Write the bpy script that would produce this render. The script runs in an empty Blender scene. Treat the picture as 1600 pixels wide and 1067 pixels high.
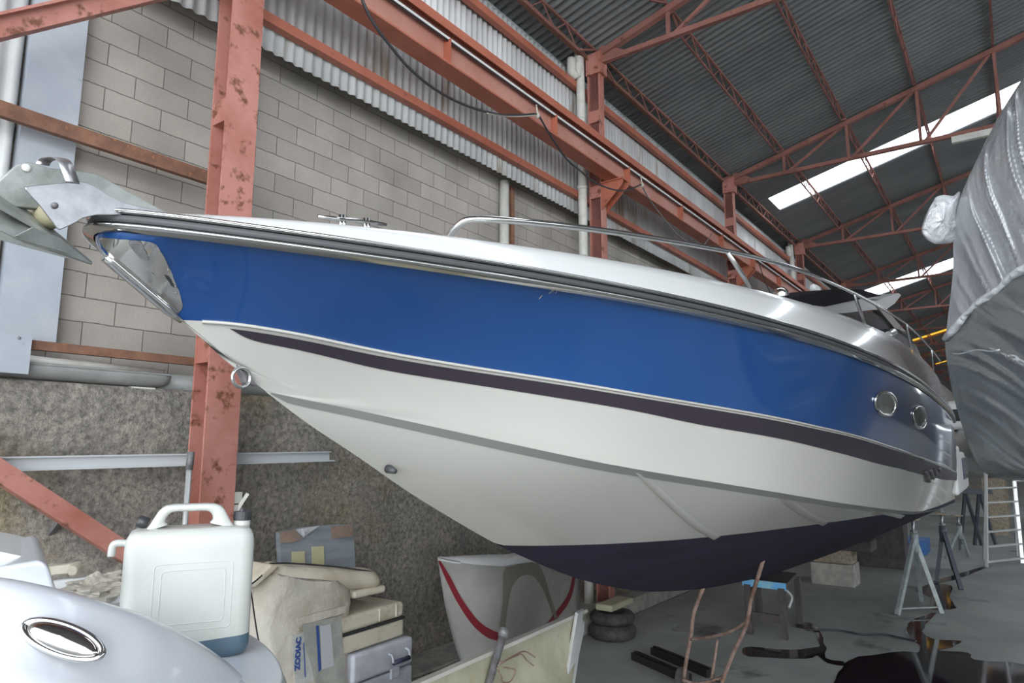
import bpy, bmesh, math, random
import numpy as np
from mathutils import Vector, Matrix, noise
random.seed(7)
SC = bpy.context.scene
COL = SC.collection

# ------------------------------------------------------------------ camera
FPX = 1080.0; PITCH = math.atan(.154); YAW = math.radians(36.0)
CAM = Vector((0, 0, 2.7))
cF = Vector((math.cos(YAW)*math.cos(PITCH), math.sin(YAW)*math.cos(PITCH), math.sin(PITCH)))
cR = Vector((math.sin(YAW), -math.cos(YAW), 0)); cU = cR.cross(cF)
cam = bpy.data.cameras.new('camera'); co = bpy.data.objects.new('camera', cam); COL.objects.link(co)
cam.sensor_width = 36; cam.lens = FPX*36/1600; cam.clip_start = .05; cam.clip_end = 500
co.matrix_world = Matrix(((cR.x, cU.x, -cF.x, CAM.x), (cR.y, cU.y, -cF.y, CAM.y), (cR.z, cU.z, -cF.z, CAM.z), (0, 0, 0, 1)))
SC.camera = co
SC.view_settings.view_transform = 'Standard'; SC.view_settings.look = 'None'
SC.view_settings.gamma = 1; SC.view_settings.use_curve_mapping = False
SC.view_settings.exposure = 0.47
# ------------------------------------------------------------------ daylight and added fill
W = bpy.data.worlds.new('sky'); SC.world = W; W.use_nodes = True
bg = W.node_tree.nodes['Background']; bg.inputs[0].default_value = (.86, .93, 1, 1); bg.inputs[1].default_value = 3.8
SC.cycles.max_bounces = 7; SC.cycles.diffuse_bounces = 4; SC.cycles.glossy_bounces = 4
SC.cycles.transparent_max_bounces = 8; SC.cycles.sample_clamp_indirect = 4; SC.cycles.caustics_reflective = False
def area(name, loc, size, target, power, portal=False, color=(1, 1, 1)):
    l = bpy.data.lights.new(name, 'AREA'); l.shape = 'RECTANGLE'; l.size, l.size_y = size; l.energy = power; l.color = color
    o = bpy.data.objects.new(name, l); COL.objects.link(o); o.location = loc
    o.rotation_euler = (Vector(target)-Vector(loc)).to_track_quat('-Z', 'Y').to_euler()
    if portal: l.cycles.is_portal = True
    return o
area('open_end_fill', (-6.2, -6.5, 4.6), (10, 8.5), (0, -5.0, 4.4), 420, color=(1, .965, .92))  # added fill lamp, stands in for daylight from the unseen open end

# ------------------------------------------------------------------ pixel helpers (turn a sight line into a place)
def ray(px, py): return cF + cR*((px-800)/FPX) - cU*((py-533.5)/FPX)
def V(px, py, d): return CAM + ray(px, py)*d
def PX(u, px, py): d = ray(px, py); return CAM + d*((u-CAM.x)/d.x)
def PY(v, px, py): d = ray(px, py); return CAM + d*((v-CAM.y)/d.y)
def PZ(z, px, py): d = ray(px, py); return CAM + d*((z-CAM.z)/d.z)

# ------------------------------------------------------------------ object helpers
BASE = {}
def tag(o, label=None, cat=None, group=None, kind=None):
    if label: o['label'] = label
    if cat: o['category'] = cat
    if group: o['group'] = group
    if kind: o['kind'] = kind
    return o
def thing(name, label, cat, loc=(0, 0, 0), group=None, rz=0):
    o = bpy.data.objects.new(name, None); COL.objects.link(o); o.location = loc; o.rotation_euler[2] = rz
    o.empty_display_size = .1
    BASE[o] = Matrix.Translation(Vector(loc)) @ Matrix.Rotation(rz, 4, 'Z')
    return tag(o, label, cat, group)
def mk(name, vs, fs, m, parent=None, smooth=False, bevel=0, solid=0, local=False, seg=2, label=None, sub=0):
    """one mesh object; vs in world space unless local"""
    me = bpy.data.meshes.new(name)
    vs = [Vector(v) for v in vs]
    if parent is not None:
        M = BASE[parent]
        if not local: Mi = M.inverted(); vs = [Mi @ v for v in vs]
    elif not local and vs:
        c = Vector(((min(v.x for v in vs)+max(v.x for v in vs))/2, (min(v.y for v in vs)+max(v.y for v in vs))/2, min(v.z for v in vs)))
        vs = [v-c for v in vs]
    me.from_pydata([tuple(v) for v in vs], [], fs)
    me.validate()
    bm = bmesh.new(); bm.from_mesh(me); bmesh.ops.recalc_face_normals(bm, faces=bm.faces); bm.to_mesh(me); bm.free()
    if smooth:
        for p in me.polygons: p.use_smooth = True
    me.materials.append(m)
    o = bpy.data.objects.new(name, me); COL.objects.link(o)
    if parent is not None: o.parent = parent; BASE[o] = BASE[parent]
    elif not local and vs: o.location = c; BASE[o] = Matrix.Translation(c)
    else: BASE[o] = Matrix()
    if solid: s = o.modifiers.new('s', 'SOLIDIFY'); s.thickness = solid; s.offset = -1
    if sub: s = o.modifiers.new('u', 'SUBSURF'); s.levels = s.render_levels = sub
    if bevel:
        b = o.modifiers.new('b', 'BEVEL'); b.width = bevel; b.segments = seg; b.limit_method = 'ANGLE'; b.angle_limit = .6
        if not smooth:
            for p in me.polygons: p.use_smooth = True
            b.harden_normals = True
    if label: o['label'] = label
    return o
class G:
    """collects shapes of one part"""
    def __init__(s): s.v = []; s.f = []
    def add(s, vs, fs):
        n = len(s.v); s.v += [Vector(v) for v in vs]; s.f += [tuple(i+n for i in f) for f in fs]; return s
    def box(s, a, b, M=None):
        x0, y0, z0 = a; x1, y1, z1 = b
        vs = [Vector(p) for p in [(x0, y0, z0), (x1, y0, z0), (x1, y1, z0), (x0, y1, z0), (x0, y0, z1), (x1, y0, z1), (x1, y1, z1), (x0, y1, z1)]]
        if M is not None: vs = [M @ v for v in vs]
        return s.add(vs, [(0, 3, 2, 1), (4, 5, 6, 7), (0, 1, 5, 4), (1, 2, 6, 5), (2, 3, 7, 6), (3, 0, 4, 7)])
    def bar(s, p, q, w, h=None, up=(0, 0, 1)):
        h = h or w; p = Vector(p); q = Vector(q); d = (q-p).normalized(); u = Vector(up)
        if abs(d.dot(u)) > .98: u = Vector((0, 1, 0))
        r = d.cross(u).normalized(); u = r.cross(d)
        vs = []
        for e in (p, q):
            for a, b in ((-1, -1), (1, -1), (1, 1), (-1, 1)): vs.append(e+r*a*w/2+u*b*h/2)
        return s.add(vs, [(0, 1, 2, 3), (7, 6, 5, 4), (0, 4, 5, 1), (1, 5, 6, 2), (2, 6, 7, 3), (3, 7, 4, 0)])
    def tube(s, pts, r, n=10, cap=True, closed=False, flat=1.0):
        pts = [Vector(p) for p in pts]; rs = r if isinstance(r, (list, tuple)) else [r]*len(pts)
        N = len(pts); vs = []; ref = None
        for i, p in enumerate(pts):
            a = pts[i-1] if (i or closed) else p; b = pts[(i+1) % N] if (i < N-1 or closed) else p
            d = (b-a).normalized()
            if ref is None:
                ref = Vector((0, 0, 1)) if abs(d.z) < .9 else Vector((1, 0, 0))
            ref = (ref-d*ref.dot(d))
            if ref.length < 1e-5: ref = d.orthogonal()
            ref.normalize(); bi = d.cross(ref)
            for k in range(n):
                t = 2*math.pi*k/n; vs.append(p+(ref*math.cos(t)*flat+bi*math.sin(t))*rs[i])
        fs = []
        for i in range(N if closed else N-1):
            j = (i+1) % N
            for k in range(n): l = (k+1) % n; fs.append((i*n+k, i*n+l, j*n+l, j*n+k))
        if cap and not closed: fs += [tuple(range(n-1, -1, -1)), tuple((N-1)*n+k for k in range(n))]
        return s.add(vs, fs)
    def grid(s, rows, close=False):
        R = len(rows); Cn = len(rows[0]); vs = [p for r in rows for p in r]; fs = []
        for i in range(R-1):
            for j in range(Cn if close else Cn-1):
                k = (j+1) % Cn; fs.append((i*Cn+j, i*Cn+k, (i+1)*Cn+k, (i+1)*Cn+j))
        return s.add(vs, fs)
    def prism(s, pts, off):
        """outline extruded by vector off"""
        n = len(pts); off = Vector(off); vs = [Vector(p) for p in pts]+[Vector(p)+off for p in pts]
        return s.add(vs, [tuple(range(n-1, -1, -1)), tuple(range(n, 2*n))]+[(i, (i+1) % n, n+(i+1) % n, n+i) for i in range(n)])
    def ball(s, c, r, n=12, m=8, sc=(1, 1, 1)):
        rows = []
        for i in range(m+1):
            a = math.pi*i/m
            rows.append([Vector(c)+Vector((r*sc[0]*math.sin(a)*math.cos(2*math.pi*k/n), r*sc[1]*math.sin(a)*math.sin(2*math.pi*k/n), r*sc[2]*math.cos(a))) for k in range(n)])
        return s.grid(rows, close=True)
    def mk(s, name, m, parent=None, **k): return mk(name, s.v, s.f, m, parent, **k)
def cat(pts, n=8, closed=False):
    """Catmull-Rom through points"""
    P = [Vector(p) for p in pts]; out = []; N = len(P)
    for i in range(N if closed else N-1):
        if closed: a, b, c, d = P[i-1], P[i], P[(i+1) % N], P[(i+2) % N]
        else: a = P[max(i-1, 0)]; b = P[i]; c = P[i+1]; d = P[min(i+2, N-1)]
        for k in range(n):
            t = k/n
            out.append(.5*((2*b)+(c-a)*t+(2*a-5*b+4*c-d)*t*t+(3*b-a-3*c+d)*t**3))
    if not closed: out.append(P[-1])
    return out
def resample(pts, n):
    P = [Vector(p) for p in pts]; L = [0]
    for i in range(1, len(P)): L.append(L[-1]+(P[i]-P[i-1]).length)
    out = []; j = 0
    for k in range(n):
        t = L[-1]*k/(n-1)
        while j < len(P)-2 and L[j+1] < t: j += 1
        f = (t-L[j])/max(L[j+1]-L[j], 1e-9); out.append(P[j].lerp(P[j+1], min(f, 1)))
    return out
def dup(root, loc, label=None, group=None, rz=None):
    r = root.copy(); COL.objects.link(r); r.location = loc
    if rz is not None: r.rotation_euler[2] = rz
    if label: r['label'] = label
    if group: r['group'] = group
    for ch in list(root.children):
        c = ch.copy(); COL.objects.link(c); c.parent = r
        for g in list(ch.children): d = g.copy(); COL.objects.link(d); d.parent = c
    return r
def jit(p, amp, sc=1.0, seed=0):
    p = Vector(p); return p+noise.noise_vector(p*sc+Vector((seed, seed*.7, 3)))*amp

# ------------------------------------------------------------------ materials
def mat(name, base, rough=.5, metal=0, coat=0, c2=None, nscale=4, lo=.4, hi=.6, stretch=(1, 1, 1), bump=0, bscale=20, bdist=.02,
        spot=None, sscale=12, slo=.6, shi=.68, coord='Object', spec=.5, alpha=1, trans=0, detail=5, coat_r=.05, sss=0):
    m = bpy.data.materials.new(name); m.use_nodes = True; nt = m.node_tree; N = nt.nodes; L = nt.links
    b = N['Principled BSDF']
    b.inputs['Base Color'].default_value = (*base, 1); b.inputs['Roughness'].default_value = rough; b.inputs['Metallic'].default_value = metal
    b.inputs['Coat Weight'].default_value = coat; b.inputs['Coat Roughness'].default_value = coat_r
    b.inputs['Specular IOR Level'].default_value = spec; b.inputs['Alpha'].default_value = alpha; b.inputs['Transmission Weight'].default_value = trans
    if coord == 'World':
        g = N.new('ShaderNodeNewGeometry'); src = g.outputs['Position']
    else:
        t = N.new('ShaderNodeTexCoord'); src = t.outputs[coord]
    mp = N.new('ShaderNodeMapping'); mp.inputs['Scale'].default_value = stretch; L.new(src, mp.inputs['Vector'])
    def nz(scale, det=detail):
        n = N.new('ShaderNodeTexNoise'); n.inputs['Scale'].default_value = scale; n.inputs['Detail'].default_value = det; n.inputs['Roughness'].default_value = .62
        L.new(mp.outputs[0], n.inputs['Vector']); return n
    def ramp(n, a, c):
        r = N.new('ShaderNodeMapRange'); r.inputs['From Min'].default_value = a; r.inputs['From Max'].default_value = c; L.new(n.outputs[0], r.inputs['Value']); return r
    cur = None
    if c2:
        mx = N.new('ShaderNodeMix'); mx.data_type = 'RGBA'; mx.inputs['A'].default_value = (*base, 1); mx.inputs['B'].default_value = (*c2, 1)
        L.new(ramp(nz(nscale), lo, hi).outputs[0], mx.inputs['Factor']); cur = mx.outputs['Result']
    if spot:
        mx = N.new('ShaderNodeMix'); mx.data_type = 'RGBA'; mx.inputs['B'].default_value = (*spot, 1)
        if cur: L.new(cur, mx.inputs['A'])
        else: mx.inputs['A'].default_value = (*base, 1)
        L.new(ramp(nz(sscale), slo, shi).outputs[0], mx.inputs['Factor']); cur = mx.outputs['Result']
    if cur: L.new(cur, b.inputs['Base Color'])
    if bump:
        bp = N.new('ShaderNodeBump'); bp.inputs['Strength'].default_value = bump; bp.inputs['Distance'].default_value = bdist
        L.new(nz(bscale).outputs[0], bp.inputs['Height']); L.new(bp.outputs[0], b.inputs['Normal'])
    m['b'] = 1
    return m
M = {}
M['red'] = mat('red_oxide_paint', (.50, .22, .18), .6, c2=(.34, .11, .075), nscale=1.6, lo=.4, hi=.72, spot=(.17, .062, .032), sscale=7, slo=.56, shi=.66, bump=.15, bscale=18, coord='World')
M['redweb'] = mat('shaded_red_paint', (.20, .075, .06), .7, c2=(.13, .05, .04), nscale=2, spot=(.10, .05, .03), sscale=8, slo=.6, shi=.7, coord='World')  # column red darkened, shade of the web recess painted into the colour
M['beamweb'] = mat('lit_web_paint', (.50, .25, .20), .5, c2=(.42, .18, .135), nscale=1.2, lo=.4, hi=.7, spot=(.25, .10, .07), sscale=10, slo=.64, shi=.7, coord='World')  # beam paint made paler, light falling on the web put into the colour
M['beam'] = mat('crane_beam_paint', (.44, .145, .09), .5, c2=(.33, .09, .05), nscale=1.2, lo=.4, hi=.7, spot=(.2, .08, .05), sscale=9, slo=.62, shi=.7, bump=.12, bscale=16, coord='World')
M['truss'] = mat('truss_paint', (.30, .13, .105), .8, c2=(.19, .08, .06), nscale=1.5, lo=.4, hi=.7, spot=(.12, .05, .035), sscale=7, slo=.6, shi=.7, coord='World')
M['rust'] = mat('rusty_brown_steel', (.27, .135, .085), .8, c2=(.15, .075, .05), nscale=6, lo=.35, hi=.65, spot=(.36, .15, .07), sscale=12, slo=.6, shi=.7, bump=.3, bscale=40, coord='World')
M['clad'] = mat('galvanised_sheet', (.70, .70, .69), .5, metal=.05, c2=(.50, .50, .50), nscale=1.1, lo=.35, hi=.7, stretch=(1.6, 1, .25), spot=(.34, .25, .17), sscale=1.3, slo=.60, shi=.70, coord='World')
M['roof'] = mat('fibre_cement_roof', (.19, .195, .195), .75, c2=(.125, .13, .135), nscale=.8, lo=.35, hi=.7, spot=(.33, .33, .32), sscale=2.2, slo=.66, shi=.8, stretch=(1, .4, 1), coord='World')
M['white'] = mat('white_gelcoat', (.48, .467, .43), .22, coat=.5, coord='World', spec=.5)
M['white2'] = mat('grubby_white_gelcoat', (.70, .71, .71), .28, coat=.3, c2=(.60, .60, .58), nscale=2.4, lo=.5, hi=.85, coord='World')
M['deck'] = mat('foredeck_gelcoat', (.58, .585, .58), .16, coat=.35, coord='World', coat_r=.02)
M['blue'] = mat('metallic_blue_paint', (.009, .088, .31), .34, metal=.35, coat=1, c2=(.007, .065, .25), nscale=.5, lo=.3, hi=.7, bump=.02, bscale=420, bdist=.001, coord='World', coat_r=.06)
def dust(m, u0, u1, col):
    nt = m.node_tree; N = nt.nodes; L = nt.links; b = N['Principled BSDF']; g = N.new('ShaderNodeNewGeometry'); sp = N.new('ShaderNodeSeparateXYZ'); L.new(g.outputs['Position'], sp.inputs[0])
    n = N.new('ShaderNodeTexNoise'); n.inputs['Scale'].default_value = 1.4; n.inputs['Detail'].default_value = 6; L.new(g.outputs['Position'], n.inputs['Vector'])
    ad = N.new('ShaderNodeMath'); ad.operation = 'MULTIPLY_ADD'; L.new(n.outputs[0], ad.inputs[0]); ad.inputs[1].default_value = 5.0; L.new(sp.outputs[0], ad.inputs[2])
    mr = N.new('ShaderNodeMapRange'); mr.interpolation_type = 'SMOOTHSTEP'; mr.inputs['From Min'].default_value = u0+2.5; mr.inputs['From Max'].default_value = u1+2.5; mr.inputs['To Max'].default_value = .75; L.new(ad.outputs[0], mr.inputs[0])
    mx = N.new('ShaderNodeMix'); mx.data_type = 'RGBA'; L.new(b.inputs['Base Color'].links[0].from_socket, mx.inputs['A']); mx.inputs['B'].default_value = (*col, 1); L.new(mr.outputs[0], mx.inputs['Factor']); L.new(mx.outputs['Result'], b.inputs['Base Color'])
dust(M['blue'], 10.0, 13.0, (.32, .34, .38))
M['black'] = mat('dark_stripe_vinyl', (.030, .022, .032), .45, coord='World')
M['foul'] = mat('dark_antifouling', (.026, .020, .045), .75, c2=(.020, .016, .028), nscale=3, lo=.4, hi=.6, spec=.25, bump=.1, bscale=60, coord='World')
M['grey'] = mat('grey_gelcoat_line', (.20, .20, .19), .5, coord='World')
M['chrome'] = mat('polished_stainless', (.60, .595, .58), .10, metal=1)
M['chrome2'] = mat('brushed_stainless', (.50, .50, .52), .36, metal=.85, c2=(.34, .34, .36), nscale=14, lo=.35, hi=.7, coord='World')
M['gasket'] = mat('rub_rail_rubber', (.06, .06, .065), .5)
M['galv'] = mat('galvanised_anchor', (.40, .42, .40), .5, metal=.4, c2=(.28, .30, .28), nscale=9, lo=.4, hi=.65, spot=(.48, .45, .36), sscale=5, slo=.6, shi=.7, bump=.15, bscale=60, coord='World')
M['plastic'] = mat('white_pvc', (.66, .65, .60), .4, c2=(.54, .53, .48), nscale=3, coord='World')
M['greypvc'] = mat('grey_pvc', (.36, .37, .36), .45, c2=(.29, .30, .29), nscale=3, coord='World')
M['sheet'] = mat('bluish_white_sheet', (.46, .49, .53), .45, c2=(.40, .435, .485), nscale=2, spot=(.33, .34, .34), sscale=16, slo=.68, shi=.74, coord='World')
M['pane'] = mat('dusty_porthole_pane', (.16, .16, .155), .2, coat=.6)
M['dark'] = mat('dark_canvas', (.016, .014, .018), .9, spec=.08, bump=.3, bscale=40, coord='World')
M['glass'] = mat('tinted_glass', (.014, .016, .018), .25, spec=.25)
M['canvas'] = mat('dirty_canvas', (.55, .51, .44), .85, c2=(.42, .37, .29), nscale=3, lo=.45, hi=.7, spot=(.28, .23, .17), sscale=7, slo=.64, shi=.74, bump=.5, bscale=14, bdist=.03, coord='World')
M['cushion'] = mat('stained_vinyl', (.68, .62, .51), .5, c2=(.52, .45, .33), nscale=3, lo=.45, hi=.7, spot=(.35, .29, .2), sscale=8, slo=.66, shi=.74, bump=.2, bscale=10, coord='World')
M['case'] = mat('ivory_case_plastic', (.60, .55, .44), .5, c2=(.42, .37, .27), nscale=5, lo=.5, hi=.7, spot=(.18, .15, .11), sscale=14, slo=.66, shi=.74, bump=.25, bscale=22, coord='World')
M['tool'] = mat('grey_case_plastic', (.50, .51, .56), .5, c2=(.40, .41, .45), nscale=4, coord='World')
M['rubber'] = mat('tyre_rubber', (.035, .033, .033), .8, c2=(.07, .065, .06), nscale=8, coord='World')
M['wood'] = mat('weathered_wood', (.34, .29, .22), .8, c2=(.22, .18, .13), nscale=4, stretch=(.6, 4, 4), bump=.4, bscale=10, coord='World')
M['concrete'] = mat('concrete_block', (.40, .38, .34), .9, c2=(.28, .26, .24), nscale=5, bump=.5, bscale=30, coord='World')
M['jerry'] = mat('milky_polythene', (.48, .49, .465), .35, coat=.1, c2=(.42, .43, .39), nscale=6, lo=.45, hi=.8, bump=.04, bscale=30, sss=.2)
M['liquid'] = mat('blue_liquid_behind_plastic', (.065, .11, .15), .3, coat=.3)
M['blackp'] = mat('black_plastic', (.03, .03, .034), .4)
M['boat2'] = mat('bright_white_gelcoat', (.55, .57, .61), .25, coat=.4, c2=(.49, .51, .55), nscale=2, lo=.5, hi=.9, spot=(.50, .46, .42), sscale=2.2, slo=.68, shi=.82, stretch=(1, 1, 2), coord='World')
M['dinghy'] = mat('algae_stained_gelcoat', (.42, .40, .30), .55, c2=(.29, .28, .18), nscale=3.5, lo=.4, hi=.7, spot=(.22, .22, .12), sscale=6, slo=.64, shi=.74, stretch=(1, 1, .5), coord='World')
M['hull2'] = mat('dull_white_hull', (.40, .395, .365), .5, c2=(.35, .34, .31), nscale=3, coord='World')
M['redst'] = mat('dark_red_stripe', (.22, .02, .03), .4)
M['taupe'] = mat('taupe_trim', (.21, .185, .155), .5)
M['steel'] = mat('dull_grey_steel', (.24, .24, .25), .5, metal=.3, c2=(.15, .14, .14), nscale=12, bump=.2, bscale=50, coord='World')
M['rod'] = mat('rusted_tube', (.33, .24, .20), .6, metal=.2, c2=(.20, .12, .09), nscale=8, spot=(.48, .32, .2), sscale=5, slo=.6, shi=.7, coord='World')
M['stand'] = mat('grey_painted_steel', (.34, .38, .38), .5, metal=.2, c2=(.26, .29, .29), nscale=7, coord='World')
M['stand2'] = mat('dark_painted_steel', (.08, .09, .11), .5, metal=.2, coord='World')
M['alu'] = mat('aluminium', (.70, .71, .70), .35, metal=.6)
M['bluep'] = mat('sky_blue_paint', (.14, .42, .75), .5, c2=(.3, .55, .6), nscale=5, lo=.45, hi=.7, coord='World')
M['darkwood'] = mat('dark_timber', (.075, .062, .062), .8, c2=(.045, .04, .042), nscale=5, coord='World')
M['ink'] = mat('blue_print', (.03, .07, .25), .6)
M['ink2'] = mat('grey_print', (.25, .27, .3), .6)
M['label'] = mat('faded_label', (.50, .50, .47), .5, c2=(.40, .40, .38), nscale=10, coord='World')
M['tape'] = mat('yellowed_tape', (.58, .54, .33), .6)
M['brown'] = mat('brown_tape', (.34, .24, .19), .7, c2=(.25, .18, .15), nscale=9, coord='World')
M['rope'] = mat('pale_rope', (.5, .47, .4), .8)
M['yellow'] = mat('faded_yellow', (.75, .5, .1), .6)
def water():
    m = mat('puddle_water', (.018, .012, .014), .06, spec=.45); return m
M['water'] = water()
def plastic_wrap(name, col, dens, rough, bs, bstr, stretch):
    m = bpy.data.materials.new(name); m.use_nodes = True; nt = m.node_tree; N = nt.nodes; L = nt.links
    b = N['Principled BSDF']; b.inputs['Base Color'].default_value = (*col, 1); b.inputs['Roughness'].default_value = rough
    b.inputs['Coat Weight'].default_value = 1; b.inputs['Coat IOR'].default_value = 1.9; b.inputs['Coat Roughness'].default_value = rough*.3; b.inputs['Alpha'].default_value = dens
    tr = N.new('ShaderNodeBsdfTranslucent'); tr.inputs[0].default_value = (*[c*.9 for c in col], 1)
    g = N.new('ShaderNodeNewGeometry'); mp = N.new('ShaderNodeMapping'); mp.inputs['Scale'].default_value = stretch; mp.inputs['Rotation'].default_value = (0, 0, 0); L.new(g.outputs['Position'], mp.inputs[0])
    n = N.new('ShaderNodeTexNoise'); n.inputs['Scale'].default_value = bs; n.inputs['Detail'].default_value = 6; n.inputs['Distortion'].default_value = .6; L.new(mp.outputs[0], n.inputs['Vector'])
    bp = N.new('ShaderNodeBump'); bp.inputs['Strength'].default_value = bstr; bp.inputs['Distance'].default_value = .16
    L.new(n.outputs[0], bp.inputs['Height']); L.new(bp.outputs[0], b.inputs['Normal']); L.new(bp.outputs[0], tr.inputs['Normal'])
    mx = N.new('ShaderNodeMixShader'); mx.inputs[0].default_value = .2; L.new(b.outputs[0], mx.inputs[1]); L.new(tr.outputs[0], mx.inputs[2])
    L.new(mx.outputs[0], N['Material Output'].inputs[0]); return m
M['wrap'] = plastic_wrap('shrink_film', (.33, .34, .36), 1, .16, 9, .25, (1, 1, .8))
M['wrap2'] = plastic_wrap('thin_film_over_hull', (.15, .16, .16), 1, .4, 6, .2, (1, 1, 1))
M['wad'] = plastic_wrap('white_film', (.80, .82, .84), 1, .3, 9, .5, (1, 1, 1))
def skylight():
    m = bpy.data.materials.new('clear_roof_panel'); m.use_nodes = True; nt = m.node_tree; N = nt.nodes; L = nt.links
    a = N.new('ShaderNodeBsdfTransparent'); a.inputs[0].default_value = (.85, .87, .88, 1); t = N.new('ShaderNodeBsdfTranslucent'); t.inputs[0].default_value = (.9, .9, .9, 1)
    mx = N.new('ShaderNodeMixShader'); mx.inputs[0].default_value = .3; L.new(a.outputs[0], mx.inputs[1]); L.new(t.outputs[0], mx.inputs[2]); L.new(mx.outputs[0], N['Material Output'].inputs[0]); return m
M['sky'] = skylight()
def yellowlight():
    m = bpy.data.materials.new('yellow_roof_panel'); m.use_nodes = True; nt = m.node_tree; N = nt.nodes; L = nt.links
    a = N.new('ShaderNodeBsdfTransparent'); a.inputs[0].default_value = (.24, .13, .012, 1); L.new(a.outputs[0], N['Material Output'].inputs[0]); return m
M['yel'] = yellowlight()
def blockwall():
    m = bpy.data.materials.new('hollow_block_wall'); m.use_nodes = True; nt = m.node_tree; N = nt.nodes; L = nt.links
    b = N['Principled BSDF']; b.inputs['Roughness'].default_value = .92; b.inputs['Specular IOR Level'].default_value = .2
    g = N.new('ShaderNodeNewGeometry'); sp = N.new('ShaderNodeSeparateXYZ'); L.new(g.outputs['Position'], sp.inputs[0])
    nzw = N.new('ShaderNodeTexNoise'); nzw.inputs['Scale'].default_value = 9; nzw.inputs['Detail'].default_value = 4; L.new(g.outputs['Position'], nzw.inputs['Vector'])
    def mth(op, a, c=None):
        n = N.new('ShaderNodeMath'); n.operation = op
        for i, x in enumerate((a, c)):
            if x is None: continue
            if isinstance(x, (int, float)): n.inputs[i].default_value = x
            else: L.new(x, n.inputs[i])
        return n.outputs[0]
    w = mth('MULTIPLY', mth('SUBTRACT', nzw.outputs[0], .5), .018)
    cb = N.new('ShaderNodeCombineXYZ')
    L.new(mth('SUBTRACT', sp.outputs[0], 2.26), cb.inputs[0]); L.new(mth('ADD', mth('SUBTRACT', sp.outputs[2], 3.96), w), cb.inputs[1])
    def brick(ms, smooth):
        k = N.new('ShaderNodeTexBrick'); k.inputs['Scale'].default_value = 1; k.inputs['Brick Width'].default_value = .505; k.inputs['Row Height'].default_value = .212
        k.inputs['Mortar Size'].default_value = ms; k.inputs['Mortar Smooth'].default_value = smooth; k.offset = .5; k.inputs['Bias'].default_value = 0
        k.inputs['Color1'].default_value = (.45, .41, .365, 1); k.inputs['Color2'].default_value = (.37, .34, .305, 1); k.inputs['Mortar'].default_value = (.17, .155, .14, 1)
        L.new(cb.outputs[0], k.inputs['Vector']); return k
    k = brick(.005, .6)
    n2 = N.new('ShaderNodeTexNoise'); n2.inputs['Scale'].default_value = 1.1; n2.inputs['Detail'].default_value = 6; L.new(g.outputs['Position'], n2.inputs['Vector'])
    r2 = N.new('ShaderNodeMapRange'); r2.inputs['From Min'].default_value = .3; r2.inputs['From Max'].default_value = .75; r2.inputs['To Min'].default_value = 1.12; r2.inputs['To Max'].default_value = .72; L.new(n2.outputs[0], r2.inputs[0])
    mm = N.new('ShaderNodeMix'); mm.data_type = 'RGBA'; mm.blend_type = 'MULTIPLY'; mm.inputs['Factor'].default_value = 1; L.new(k.outputs['Color'], mm.inputs['A'])
    cc = N.new('ShaderNodeCombineColor'); [L.new(r2.outputs[0], cc.inputs[i]) for i in range(3)]; L.new(cc.outputs[0], mm.inputs['B'])
    L.new(mm.outputs['Result'], b.inputs['Base Color'])
    n3 = N.new('ShaderNodeTexNoise'); n3.inputs['Scale'].default_value = 60; n3.inputs['Detail'].default_value = 5; L.new(g.outputs['Position'], n3.inputs['Vector'])
    b1 = N.new('ShaderNodeBump'); b1.inputs['Strength'].default_value = .5; b1.inputs['Distance'].default_value = .012; L.new(n3.outputs[0], b1.inputs['Height'])
    b2 = N.new('ShaderNodeBump'); b2.inputs['Strength'].default_value = .8; b2.inputs['Distance'].default_value = .008; b2.invert = True; L.new(k.outputs['Fac'], b2.inputs['Height']); L.new(b1.outputs[0], b2.inputs['Normal'])
    L.new(b2.outputs[0], b.inputs['Normal']); return m
M['block'] = blockwall()
def roughcast():
    m = mat('roughcast_render', (.64, .58, .50), .95, c2=(.45, .42, .375), nscale=2.0, lo=.35, hi=.65, spot=(.52, .43, .29), sscale=.9, slo=.52, shi=.68, coord='World', spec=.15)
    nt = m.node_tree; N = nt.nodes; L = nt.links; b = N['Principled BSDF']; g = N.new('ShaderNodeNewGeometry')
    n1 = N.new('ShaderNodeTexNoise'); n1.inputs['Scale'].default_value = 17; n1.inputs['Detail'].default_value = 7; n1.inputs['Roughness'].default_value = .7; L.new(g.outputs['Position'], n1.inputs['Vector'])
    bp = N.new('ShaderNodeBump'); bp.inputs['Strength'].default_value = 1; bp.inputs['Distance'].default_value = .13; L.new(n1.outputs[0], bp.inputs['Height']); L.new(bp.outputs[0], b.inputs['Normal'])
    sp = N.new('ShaderNodeTexNoise'); sp.inputs['Scale'].default_value = 19; sp.inputs['Detail'].default_value = 6; sp.inputs['Roughness'].default_value = .75; L.new(g.outputs['Position'], sp.inputs['Vector'])
    rg = N.new('ShaderNodeMapRange'); rg.inputs['From Min'].default_value = .36; rg.inputs['From Max'].default_value = .62; rg.inputs['To Min'].default_value = .55; rg.inputs['To Max'].default_value = 1.35; L.new(sp.outputs[0], rg.inputs[0])
    old = b.inputs['Base Color'].links[0].from_socket; cc = N.new('ShaderNodeCombineColor'); [L.new(rg.outputs[0], cc.inputs[i]) for i in range(3)]
    mm = N.new('ShaderNodeMix'); mm.data_type = 'RGBA'; mm.blend_type = 'MULTIPLY'; mm.inputs['Factor'].default_value = 1; mm.clamp_result = False; L.new(old, mm.inputs['A']); L.new(cc.outputs[0], mm.inputs['B']); L.new(mm.outputs['Result'], b.inputs['Base Color'])
    return m
M['rough'] = roughcast()
def floor_m():
    m = mat('stained_concrete_floor', (.31, .32, .305), .6, c2=(.22, .225, .215), nscale=.45, lo=.4, hi=.62, spot=(.10, .095, .09), sscale=.8, slo=.60, shi=.70, bump=.12, bscale=30, coord='World', spec=.4); return m
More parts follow.
